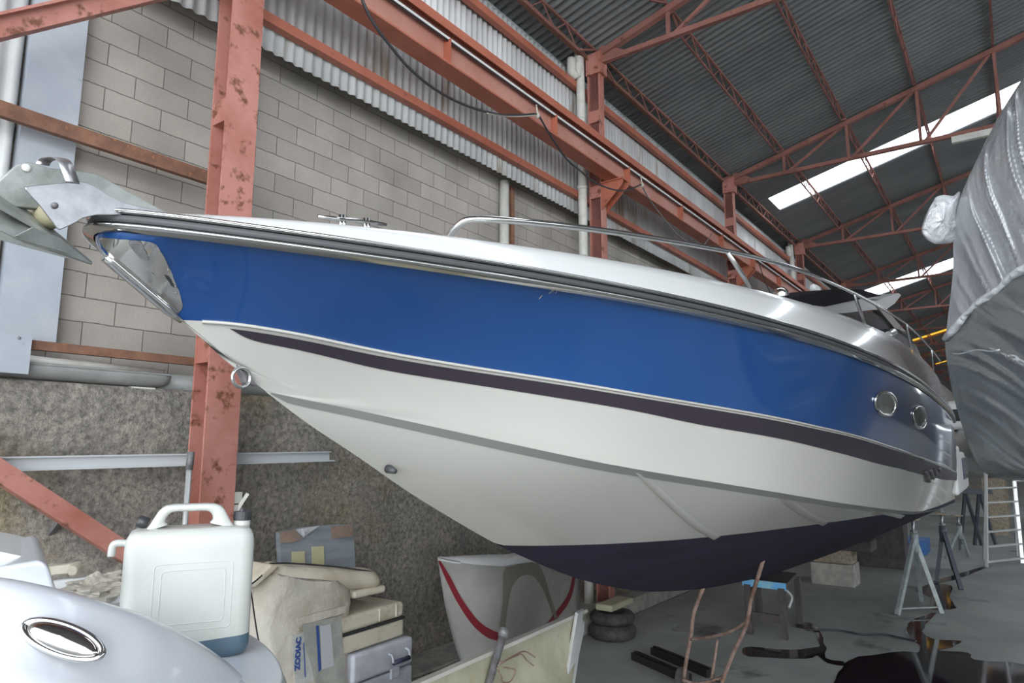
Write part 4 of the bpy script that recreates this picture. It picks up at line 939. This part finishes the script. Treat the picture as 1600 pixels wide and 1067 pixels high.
fo.rotation_euler = Matrix(((0, -1, 0), (0, 0, -1), (1, 0, 0))).to_euler(); fo['label'] = 'blue upright lettering on the bag'
fc.size = .066
bpy.context.view_layer.update()
lm = bpy.data.meshes.new_from_object(fo.evaluated_get(bpy.context.evaluated_depsgraph_get())); lo_ = bpy.data.objects.new('lettering', lm); COL.objects.link(lo_); lo_.parent = bag; lo_.location = fo.location; lo_.rotation_euler = fo.rotation_euler; lo_['label'] = fo['label']; bpy.data.objects.remove(fo); lo_.name = 'lettering'
g = G(); g.tube(cat([PB(388, 912, -.1), PB(393, 930, -.08), PB(398, 965, -.06), PB(404, 1000, -.05), (PB(410, 1010, -.05))], 6), .006, 6); g.mk('cord', M['blackp'], bag, smooth=True)
# cushions
cu = thing('boat_cushion', 'long rolled cream vinyl cushion lying on the canvas bag', 'cushion', tuple(PB(500, 915)))
A0 = PB(405, 898, .2); A1 = PB(585, 906, .2); rows = []
for i in range(25):
    t = i/24; c = A0.lerp(A1, t); r = .115*(1-.12*t); e = 1
    if t > .93: e = math.sqrt(max(0, 1-((t-.93)/.07)**2))*.85+.05
    if t < .08: e = .6+.4*t/.08
    rows.append([jit(c+Vector((0, .17*e*math.cos(a), r*e*math.sin(a)*(1.0))), .012, 4, 1) for a in np.linspace(0, 2*math.pi, 25)[:-1]])
g = G().grid(rows, close=True); g.add(rows[0], [tuple(range(24))]); g.add(rows[-1], [tuple(range(24))]); g.mk('pad', M['cushion'], cu, smooth=True)
G().tube(cat([PB(388, 916, -.02), PB(408, 900, .0), PB(420, 884, .08), PB(426, 880, .1), PB(470, 881, .1), PB(530, 886, .1), PB(580, 893, .1)], 6), .007, 6).mk('piping', M['blackp'], cu, smooth=True)
G().prism([PB(386, 920, -.03), PB(424, 881, .02), PB(440, 884, .02), PB(400, 918, -.03)], (0, .3, 0)).mk('folded_flap', M['cushion'], cu, bevel=.02)
c2 = G(); c2.box((4.45, 5.0, PB(560, 938).z), (4.85, 5.4, PB(560, 925).z)); tag(c2.mk('seat_pad', M['cushion'], bevel=.03, seg=3), 'flat cream seat pad under the rolled cushion', 'cushion')
# clear panel box
px_ = thing('panel_box', 'clear film wrapped grey panel leaning behind the cushion', 'panel', tuple(PY(5.5, 500, 890)))
quad([(437, 832), (470, 824), (520, 820), (552, 819), (556, 896), (440, 896)], 5.5, 'panel', mat('wrapped_grey_panel', (.30, .33, .36), .25, coat=.7, c2=(.24, .26, .29), nscale=5, stretch=(.4, 1, 3), bump=.2, bscale=12, coord='World'), px_, .06)
for L in ([(456, 862), (476, 861), (477, 884), (456, 882)], [(487, 854), (506, 853), (507, 886), (488, 886)]): quad(L, 5.49, 'yellow_tape', M['tape'], px_, .004)
quad([(437, 832), (462, 827), (472, 842), (456, 848), (438, 848)], 5.488, 'brown_corner', M['brown'], px_, .004); quad([(517, 823), (551, 819), (552, 837), (519, 842)], 5.488, 'brown_corner', M['brown'], px_, .004)
quad([(462, 827), (500, 821), (484, 832), (474, 840)], 5.484, 'torn_film', M['wad'], px_, .004)
G().box((3.9, 5.5, 0), (4.7, 5.85, PY(5.5, 500, 897).z)).mk('tall_box', M['wood']); tag(bpy.data.objects['tall_box'], 'box hidden behind the canvas bag holding up the panel', 'box')
# ivory case
Mx = lambda p, ang: Matrix.Translation(p) @ Matrix.Rotation(ang, 4, 'Z')
cz0 = PB(600, 1004).z; cz1 = PB(600, 948).z
ics = thing('ivory_case', 'stained ivory plastic case with a dark band, under the cushions', 'case', (4.65, 5.2, cz0), rz=.06)
Mi = Mx(Vector((0, 0, 0)), 0)
W2, D2, H2 = .86, .5, cz1-cz0
G().box((-W2/2, -D2/2, 0), (W2/2-.02, D2/2, H2*.50)).mk('lower_shell', M['case'], ics, local=True, bevel=.03, seg=3)
G().box((-W2/2, -D2/2, H2*.55), (W2/2-.02, D2/2, H2)).mk('lid', M['case'], ics, local=True, bevel=.04, seg=3)
G().box((-W2/2+.01, -D2/2-.004, H2*.49), (W2/2-.015, D2/2, H2*.56)).mk('dark_band', M['blackp'], ics, local=True)
for x in (.05, .28): G().box((x, -D2/2-.01, H2*.62), (x+.02, -D2/2+.01, H2*.98)).mk('moulded_rib', M['case'], ics, local=True, bevel=.006)
# grey toolbox
tz1 = cz0-.01; tz0 = tz1-.52
tb = thing('toolbox', 'grey plastic toolbox with dark carrying handle under the ivory case', 'toolbox', (4.78, 5.15, tz0), rz=.03)
G().box((-.42, -.24, 0), (.36, .24, .26)).mk('base_tray', M['tool'], tb, local=True, bevel=.025, seg=3)
G().box((-.42, -.245, .27), (.36, .24, .52)).mk('lid', M['tool'], tb, local=True, bevel=.035, seg=3)
h = G(); h.tube([(.03, -.30, .36), (.24, -.30, .36)], .022, 10); ho = h.mk('handle', mat('dark_blue_grip', (.04, .04, .08), .5), tb, smooth=True, local=True)
for x in (.025, .25):
    o = G().tube(cat([(x, -.235, .43), (x, -.285, .42), (x, -.30, .36)], 4), .012, 8); o.mk('handle_lug', M['tool'], ho, smooth=True, local=True)
G().box((.05, -.26, .2), (.16, -.235, .29)).mk('latch', M['tool'], tb, local=True, bevel=.006)
G().box((4.4, 4.93, 0), (5.15, 5.4, tz0)).mk('lower_box', M['darkwood']); tag(bpy.data.objects['lower_box'], 'dark wooden box below the grey toolbox, below the frame', 'box')
g = G(); g.box((5.2, 5.45, .26), (7.4, 6.0, .30)); tag(g.mk('ledge_board', M['concrete'], bevel=.02), 'grey slab lying on the kerb beside the toolbox', 'slab')

# ------------------------------------------------------------------ small hull with red stripe and arch
sh = thing('upturned_small_hull', 'dull white small hull with dark red stripe standing near the wall', 'boat', tuple(PZ(0, 790, 1040)))
def spt(px, py, off=0):
    t = (px-685)/(905-685); w = (py-870)/(160.)
    d = 7.35+2.1*t-.9*math.sin(math.pi*min(max(t, 0), 1))*(.55+.45*w)+.35*(w-.5)
    return V(px, py, d-off)
def top_y(px): return float(np.interp(px, [684, 700, 740, 785, 800, 830, 870, 905], [872, 876, 882, 885, 882, 878, 886, 893]))
def lx(py): return float(np.interp(py, [870, 900, 940, 980, 1010, 1040], [684, 688, 694, 703, 711, 722]))
rows = []
for j in range(17):
    w = j/16; row = []
    for i in range(33):
        t = i/32; py = 1040*w+(1-w)*top_y(685+220*t); px = lx(py)+(905-lx(py))*t; row.append(spt(px, py))
    rows.append(row)
G().grid(rows).mk('shell', M['hull2'], sh, smooth=True, solid=.03)
tp = [[spt(685+220*i/32, top_y(685+220*i/32)) for i in range(33)]]
for dd, dz in ((.3, .08), (.55, .02), (.62, -.5)):
    row = []
    for i in range(33):
        q = spt(685+220*i/32, top_y(685+220*i/32)); d = (q-CAM); d.z = 0; d.normalize(); row.append(q+d*dd*math.sin(math.pi*min(max(i/32, .02), .98))**.5+Vector((.02, 0, dz*math.sin(math.pi*i/32))))
    tp.append(row)
G().grid(tp).mk('upper_deck', M['white2'], sh, smooth=True, solid=.02)
def ribbon(cl, widths, nm, m, off, par):
    C_ = cat([(a, b, 0) for a, b in cl], 8); n = len(C_); A = []; B = []
    for i, p in enumerate(C_):
        d = (C_[min(i+1, n-1)]-C_[max(i-1, 0)]).normalized(); nn = Vector((-d.y, d.x, 0)); w = float(np.interp(i/(n-1), np.linspace(0, 1, len(widths)), widths))/2
        A.append(spt(p.x+nn.x*w, p.y+nn.y*w, off)); B.append(spt(p.x-nn.x*w, p.y-nn.y*w, off))
    return G().grid([A, B]).mk(nm, m, par, smooth=True)
ribbon([(686, 876), (700, 903), (718, 938), (742, 972), (765, 990), (785, 996)], [3, 8, 9, 11, 14, 11], 'left_red_stripe', M['redst'], .012, sh)
ribbon([(897, 900), (892, 925), (882, 945), (866, 965), (850, 985)], [5, 6, 8, 8, 6], 'right_red_stripe', M['redst'], .012, sh)
Oa = resample(cat([(a, b, 0) for a, b in [(780, 984), (786, 940), (787, 892), (800, 885), (826, 879), (845, 886), (860, 930), (872, 968)]], 5), 40); Ia = resample(cat([(a, b, 0) for a, b in [(789, 982), (794, 945), (800, 918), (812, 902), (825, 898), (838, 905), (852, 928), (867, 968)]], 5), 40)
G().grid([[spt(p.x, p.y, .02) for p in Oa], [spt((p.x+q.x)/2, (p.y+q.y)/2, .025) for p, q in zip(Oa, Ia)], [spt(p.x, p.y, .02) for p in Ia]]).mk('arch_trim', M['taupe'], sh, smooth=True, label='taupe arch shaped trim')
g = G(); g.tube([V(786, 980, 6.0), V(790, 986, 6.0)], .045, 12)
t = thing('steel_tube', 'dull grey steel tube leaning in front of the striped hull', 'tube', tuple(V(760, 1075, 6.1)))
a = V(788, 986, 5.6); b = V(764, 1066, 5.4); bb = a+(b-a)*((a.z-.02)/(a.z-b.z))
G().tube([a, bb], .032, 12).mk('shaft', M['steel'], t, smooth=True); G().tube([a+(a-b)*.06, a-(a-b)*.12], .042, 12).mk('collar', M['steel'], t, smooth=True)

# ------------------------------------------------------------------ open dinghy tray
dg = thing('open_dinghy', 'algae stained white open dinghy shell at the bottom centre', 'dinghy', (5.0, 3.3, .3))
yD = 3.6
def dp(px, py, dy=0): return PY(yD+dy, px, py)
n = 20
def line(p, q, n=n): return [Vector(p).lerp(Vector(q), i/n) for i in range(n+1)]
top0 = (600, 1090); top1 = (915, 952)
R1 = line(dp(*top0), dp(*top1)); 
rows = [[p+Vector((0, .05, -.05)) for p in R1], [p+Vector((0, .05, 0)) for p in R1], [p+Vector((0, -.02, .005)) for p in R1], [p+Vector((0, -.03, -.02)) for p in R1]]
G().grid(rows).mk('gunwale', M['white'], dg, smooth=False, solid=.01, label='pale gunwale lip')
rows = [[p+Vector((0, -.03, -.02)) for p in R1]]
for f, dy in ((.2, -.03), (.4, -.07), (.58, -.12), (.68, -.2), (.74, -.32), (.78, -.6)): rows.append([p+Vector((dy*1.72-.34*f, dy, -f*.62)) for p in R1])
G().grid(rows).mk('inner_side', M['dinghy'], dg, smooth=True, solid=.02, label='green stained inner side')
e = [dp(915, 952), dp(903, 958, -.1), dp(893, 1020, -.12), dp(886, 1062, -.2), dp(880, 1110, -.3), dp(893, 1108, -.2), dp(903, 1030, -.02), dp(913, 985, .02)]
G().prism(e, (.03, .05, 0)).mk('end_flange', M['white2'], dg, bevel=.006)
g = G(); g.box((4.0, 3.0, 0), (5.6, 3.4, .25)); tag(g.mk('dinghy_chock', M['darkwood']), 'dark timber chock below the open dinghy', 'chock')
g = G(); g.box((4.2, 3.1, .2), (5.5, 3.5, .42)); g.mk('bottom', M['dinghy'], dg)
g = G()
for L in ([(778, 1040), (800, 1026), (816, 1018), (826, 1020), (836, 1027)], [(780, 1036), (808, 1024), (815, 1022), (824, 1032), (834, 1040)], [(777, 1043), (783, 1056), (786, 1066), (798, 1064), (805, 1050), (802, 1045), (786, 1042)]): g.tube(cat([dp(a, b, -.14) for a, b in L], 5), .006, 5)
tag(g.mk('bent_wire', M['rod'], smooth=True), 'thin rusty bent wire lying in the open dinghy', 'wire')

# ------------------------------------------------------------------ hand truck, trays
ht = thing('rusty_hand_truck', 'rusty hand truck with two bent handles under the blue boat', 'hand truck', (8.1, 3.0, 0))
def tubeT(L, r, nm, m=M['rod'], par=ht): g = G(); g.tube(cat(L, 5), r, 10); return g.mk(nm, m, par, smooth=True)
tubeT([PX(6.9, 1193, 872), PX(7.0, 1181, 912), PX(7.1, 1173, 938), PX(7.15, 1170, 958), PX(7.25, 1164, 982), PX(7.4, 1146, 1020), PX(7.55, 1128, 1066), PX(7.6, 1124, 1085)], .02, 'right_handle')
tubeT([PX(7.6, 1101, 914), PX(7.6, 1092, 935), PX(7.6, 1083, 962), PX(7.65, 1080, 990), PX(7.7, 1074, 1022), PX(7.8, 1067, 1068), PX(7.8, 1066, 1080)], .022, 'left_handle')
tubeT([PX(7.65, 1080, 999), PX(7.5, 1110, 995), PX(7.35, 1140, 987), PX(7.25, 1166, 972)], .017, 'crossbar')
tubeT([PX(7.75, 1066, 1062), PX(7.7, 1090, 1068), PX(7.6, 1128, 1058), PX(7.6, 1136, 1040)], .018, 'lower_crossbar')
tubeT([PX(7.7, 1112, 1060), PX(7.9, 1118, 1020), PX(7.95, 1121, 1000)], .016, 'rear_strut')
for q in (PX(7.8, 1066, 1080), PX(7.6, 1124, 1085)):
    c = Vector((q.x, q.y, .13)); G().tube([c+Vector((0, -.03, 0)), c+Vector((0, .03, 0))], .13, 18).mk('wheel', M['rubber'], ht)
for i, (a, b, w) in enumerate([((992, 1024), (1075, 1060), 'nearer'), ((1022, 1016), (1110, 1052), 'farther')]):
    p = PZ(.05, *a); q = PZ(.05, *b); g = G(); g.bar(p, q, .12, .09); g.bar(p+Vector((0, 0, .05)), q+Vector((0, 0, .05)), .03, .02)
    tag(g.mk('steel_channel', mat('wet_dark_steel', (.05, .045, .045), .15, metal=.6)), 'wet dark steel channel on the floor, '+w+' of the pair by the hand truck', 'channel')
# tyre
ty = thing('car_tyre', 'lower black tyre of the two lying by the kerb under the keel', 'tyre', (9.35, 5.0, 0))
c = Vector((9.35, 5.0, .105)); pts = [c+Vector((.24*math.cos(a), .24*math.sin(a), 0)) for a in np.linspace(0, 2*math.pi, 33)[:-1]]
g = G(); g.tube(pts, .105, 12, closed=True); g.mk('tread', M['rubber'], ty, smooth=True)
ty2 = thing('car_tyre', 'upper black tyre of the two, under the yellowed foam block', 'tyre', (9.35, 5.0, .2)); pts = [p+Vector((0, 0, .185)) for p in pts]; G().tube(pts, .085, 12, closed=True).mk('tread', M['rubber'], ty2, smooth=True)
g = G(); g.box((9.2, 4.92, .375), (9.9, 5.2, .47)); tag(g.mk('foam_block', mat('yellowed_foam', (.5, .48, .33), .9), bevel=.03), 'yellowed foam block lying on the tyre', 'foam')
g = G(); a = PZ(0, 975, 948); g.box((a.x-.1, a.y-.12, 0), (a.x+.12, a.y+.05, .42)); tag(g.mk('timber_wedge', M['wood'], bevel=.01), 'pale upright timber wedge right of the tyre', 'wedge')
# trestle
ts = thing('blue_topped_trestle', 'dark trestle with a sky blue painted board edge under the hull', 'trestle', (11.4, 3.2, 0))
P3 = [PZ(.76, 1160, 905), PZ(.76, 1228, 913), PZ(.76, 1245, 895)]; P4 = P3[0]+(P3[2]-P3[1])
g = G(); g.prism([P3[0], P3[1], P3[2], P4], (0, 0, -.06)); g.mk('top_board', M['darkwood'], ts)
g = G(); e = (P3[1]-P3[0]); g.bar(P3[0]+Vector((-.012, 0, -.035)), P3[1]+Vector((-.012, 0, -.035)), .02, .1); g.mk('blue_edge', M['bluep'], ts)
for p in (P3[0].lerp(P3[1], .12), P3[0].lerp(P3[1], .9), P3[2], P4):
    g = G(); g.bar(p+Vector((0, 0, -.06)), Vector((p.x, p.y, 0)), .09, .09); g.mk('leg', M['darkwood'], ts)
g = G(); g.bar(P3[0].lerp(P3[1], .1)*1-Vector((0, 0, .5)), P3[0].lerp(P3[1], .9)-Vector((0, 0, .5)), .05, .12); g.mk('cross_rail', M['darkwood'], ts)
G().tube(cat([P3[1]-Vector((0, .0, .08)), P3[1]+Vector((.05, -.06, -.18)), P3[1]+Vector((0, -.02, -.32))], 5), .02, 6).mk('rag', M['greypvc'], ts, smooth=True)
# keel blocks
def bx(a, b, nm, m, lab, cg, bev=.015): g = G(); g.box(a, b); return tag(g.mk(nm, m, bevel=bev), lab, cg)
bx((15.3, 2.85, 0), (15.9, 3.65, .42), 'keel_block', M['concrete'], 'pale concrete keel block nearest under the hull', 'block')
bx((15.35, 2.88, .425), (15.9, 3.6, .70), 'keel_block', M['wood'], 'pale timber keel block on the concrete one', 'block')
bx((15.2, 2.5, .705), (15.9, 3.4, .90), 'keel_timber', M['darkwood'], 'dark timber packing on top of the keel blocks', 'block')
bx((18.2, 2.3, .0), (18.9, 3.5, 1.0), 'keel_block', M['darkwood'], 'dark keel block farther aft under the stern', 'block')
# jack stands
def jstand(feet, top, m, lab, base, bar_=True, r=.03):
    t = thing('jack_stand', lab, 'jack stand', base)
    top = Vector(top); hub = top-Vector((0, 0, .3))
    for f in feet: G().bar(f, hub, r*1.6, r*1.6).mk('leg', m, t)
    if bar_: G().bar(feet[0]+Vector((0, 0, .1)), feet[1]+Vector((0, 0, .1)), .03, .02).mk('tie_bar', m, t)
    G().tube([hub-Vector((0, 0, .25)), hub+Vector((0, 0, .06))], r*1.6, 12).mk('sleeve', m, t, smooth=True)
    G().tube([hub, top], .022, 8).mk('screw', M['chrome2'], t, smooth=True); G().tube([hub+Vector((0, 0, .08)), hub+Vector((0, 0, .12))], .06, 6).mk('nut', M['steel'], t)
    G().box(top+Vector((-.1, -.1, -.01)), top+Vector((.1, .1, .02))).mk('pad', M['wood'], t)
    return t
jstand([PZ(0, 1402, 961), PZ(0, 1472, 958), PZ(0, 1440, 940)], PX(13.8, 1426, 811), M['stand'], 'grey tripod jack stand under the chine, nearest the camera', (13.8, 1.6, 0), r=.04)
jstand([PZ(0, 1463, 908), PZ(0, 1502, 922), PZ(0, 1490, 890)], PX(17, 1471, 803), M['stand2'], 'dark tripod jack stand behind the grey one', (17, 1.4, 0), False, r=.045)
jstand([PZ(0, 1478, 872), PZ(0, 1514, 870), PZ(0, 1500, 858)], PX(21, 1497, 806), M['stand'], 'third jack stand below the stern', (21, 1.5, 0), False, r=.04)
bx(tuple(PZ(0, 1448, 868)), tuple(PZ(0, 1448, 868)+Vector((1.0, .5, .35))), 'blue_crate', mat('blue_plastic', (.05, .16, .42), .5), 'blue crate on the floor behind the jack stands', 'crate')
# ladder
ld = thing('step_ladder', 'aluminium step ladder standing beyond the wrapped boat', 'ladder', (20.3, .5, 0))
fl = PZ(0, 1542, 886); fr = PZ(0, 1598, 880); tl = PX(20.4, 1541, 700); trr = PX(21.3, 1580, 700)
tl.z = trr.z = 2.85
G().bar(fl, tl, .05, .07).mk('left_rail', M['alu'], ld); G().bar(fr, trr, .05, .07).mk('right_rail', M['alu'], ld)
for k in range(9):
    f = .04+k*.115; G().bar(fl.lerp(tl, f), fr.lerp(trr, f), .10, .03).mk('step', M['alu'], ld)
G().bar(fl+Vector((1.3, .1, 0)), tl, .04, .05).mk('rear_leg', M['alu'], ld); G().bar(fr+Vector((1.3, .1, 0)), trr, .04, .05).mk('rear_leg', M['alu'], ld)
# sawhorse beyond
sw = thing('trestle_frame', 'dark trestle frame far behind the ladder', 'trestle', (23.5, 1.6, 0))
a = PX(23.5, 1508, 768); b = PX(23.5, 1530, 768)
for p, s in ((a, -.25), (a, .25), (b, -.25), (b, .25)): G().bar(p, Vector((p.x+.4, p.y+s, 0)), .07).mk('leg', M['stand2'], sw)
G().bar(a+Vector((0, .3, 0)), b-Vector((0, .3, 0)), .1, .12).mk('top_rail', M['stand2'], sw)
# boat beyond
wbk = thing('distant_boat', 'white boat hull propped up far behind the stern', 'boat', (30, .6, 1.2))
rows = []
for i in range(15):
    t = i/14; u = 25+9*t; hw = 1.7*(1-(1-t)**2.2)+.05; zb = 1.5+.9*(1-t)**2
    rows.append([Vector((u, .8+hw*s, z)) for s, z in ((-1, 3.1), (-.93, 2.4), (-.8, zb+.35), (0, zb), (.8, zb+.35), (.93, 2.4), (1, 3.1), (.8, 3.3), (0, 3.4), (-.8, 3.3))])
g = G().grid(rows, close=True); g.add(rows[-1], [tuple(range(10))]); g.mk('hull', M['boat2'], wbk, smooth=True)
G().box((28, .0, 3.3), (32, 2.0, 4.3)).mk('cabin', M['white2'], wbk, bevel=.2, seg=3); G().box((27.95, .2, 3.6), (30.5, 1.8, 4.0)).mk('cabin_window', M['glass'], wbk)
for x in (27, 31): G().box((x, .5, 0), (x+.4, 1.1, 1.75)).mk('keel_support', M['wood'], wbk)
random.seed(3)
deb = [(24, 3.2, .5, .4, .5), (26, 4.4, .8, .6, .7), (29, 3.6, .6, .5, .9), (23, -.5, .7, .5, .3), (33, 2.8, 1.2, .7, .8), (36, 4.2, .8, .8, 1.2), (28, -1.4, .9, .6, .5)]
for i, (x, y, a, b, c) in enumerate(deb):
    bx((x, y, 0), (x+a, y+b, c), 'storage_box', M['wood' if i % 2 else 'greypvc'], 'small box on the far floor, number %s counting away from the stern' % ['one', 'two', 'three', 'four', 'five', 'six', 'seven'][i], 'box', .02)

# ------------------------------------------------------------------ puddles and hose
def puddle(L, lab, n=3):
    C_ = cat([PZ(.004, a, b) for a, b in L], n, closed=True)
    C_ = [Vector((p.x+.05*noise.noise(p*3), p.y+.05*noise.noise(p*3+Vector((9, 0, 0))), .004)) for p in C_]
    g = G(); g.add(C_, [tuple(range(len(C_)))]); return tag(g.mk('puddle', M['water']), lab, 'puddle')
puddle([(1270, 1085), (1300, 1066), (1312, 1050), (1318, 1036), (1343, 1026), (1412, 1018), (1437, 1019), (1434, 1006), (1415, 992), (1418, 978), (1430, 966), (1462, 957), (1447, 976), (1444, 990), (1462, 998), (1500, 1001), (1488, 1011), (1470, 1016), (1512, 1020), (1522, 1031), (1610, 1040), (1640, 1085)], 'large dark puddle at the bottom right')
puddle([(1440, 917), (1462, 912), (1487, 915), (1484, 934), (1493, 950), (1465, 953), (1452, 950), (1458, 936), (1444, 928)], 'dark puddle between the grey and dark jack stands')
puddle([(1159, 1015), (1174, 1011), (1236, 1015), (1272, 1011), (1281, 1005), (1270, 986), (1238, 978), (1262, 972), (1280, 984), (1289, 1004), (1292, 1028), (1316, 1033), (1314, 1040), (1291, 1035), (1279, 1025), (1256, 1029), (1168, 1025)], 'long dark puddle in front of the trestle')
puddle([(1455, 908), (1478, 902), (1508, 893), (1545, 884), (1512, 899), (1482, 908), (1460, 914)], 'narrow wet trail near the ladder foot')
g = G(); g.tube(cat([PZ(.015, *p) for p in [(1262, 984), (1310, 985), (1345, 991), (1380, 991), (1405, 996), (1432, 1002)]], 6), .014, 6); tag(g.mk('floor_hose', M['blackp'], smooth=True), 'thin black hose lying across the floor', 'hose')
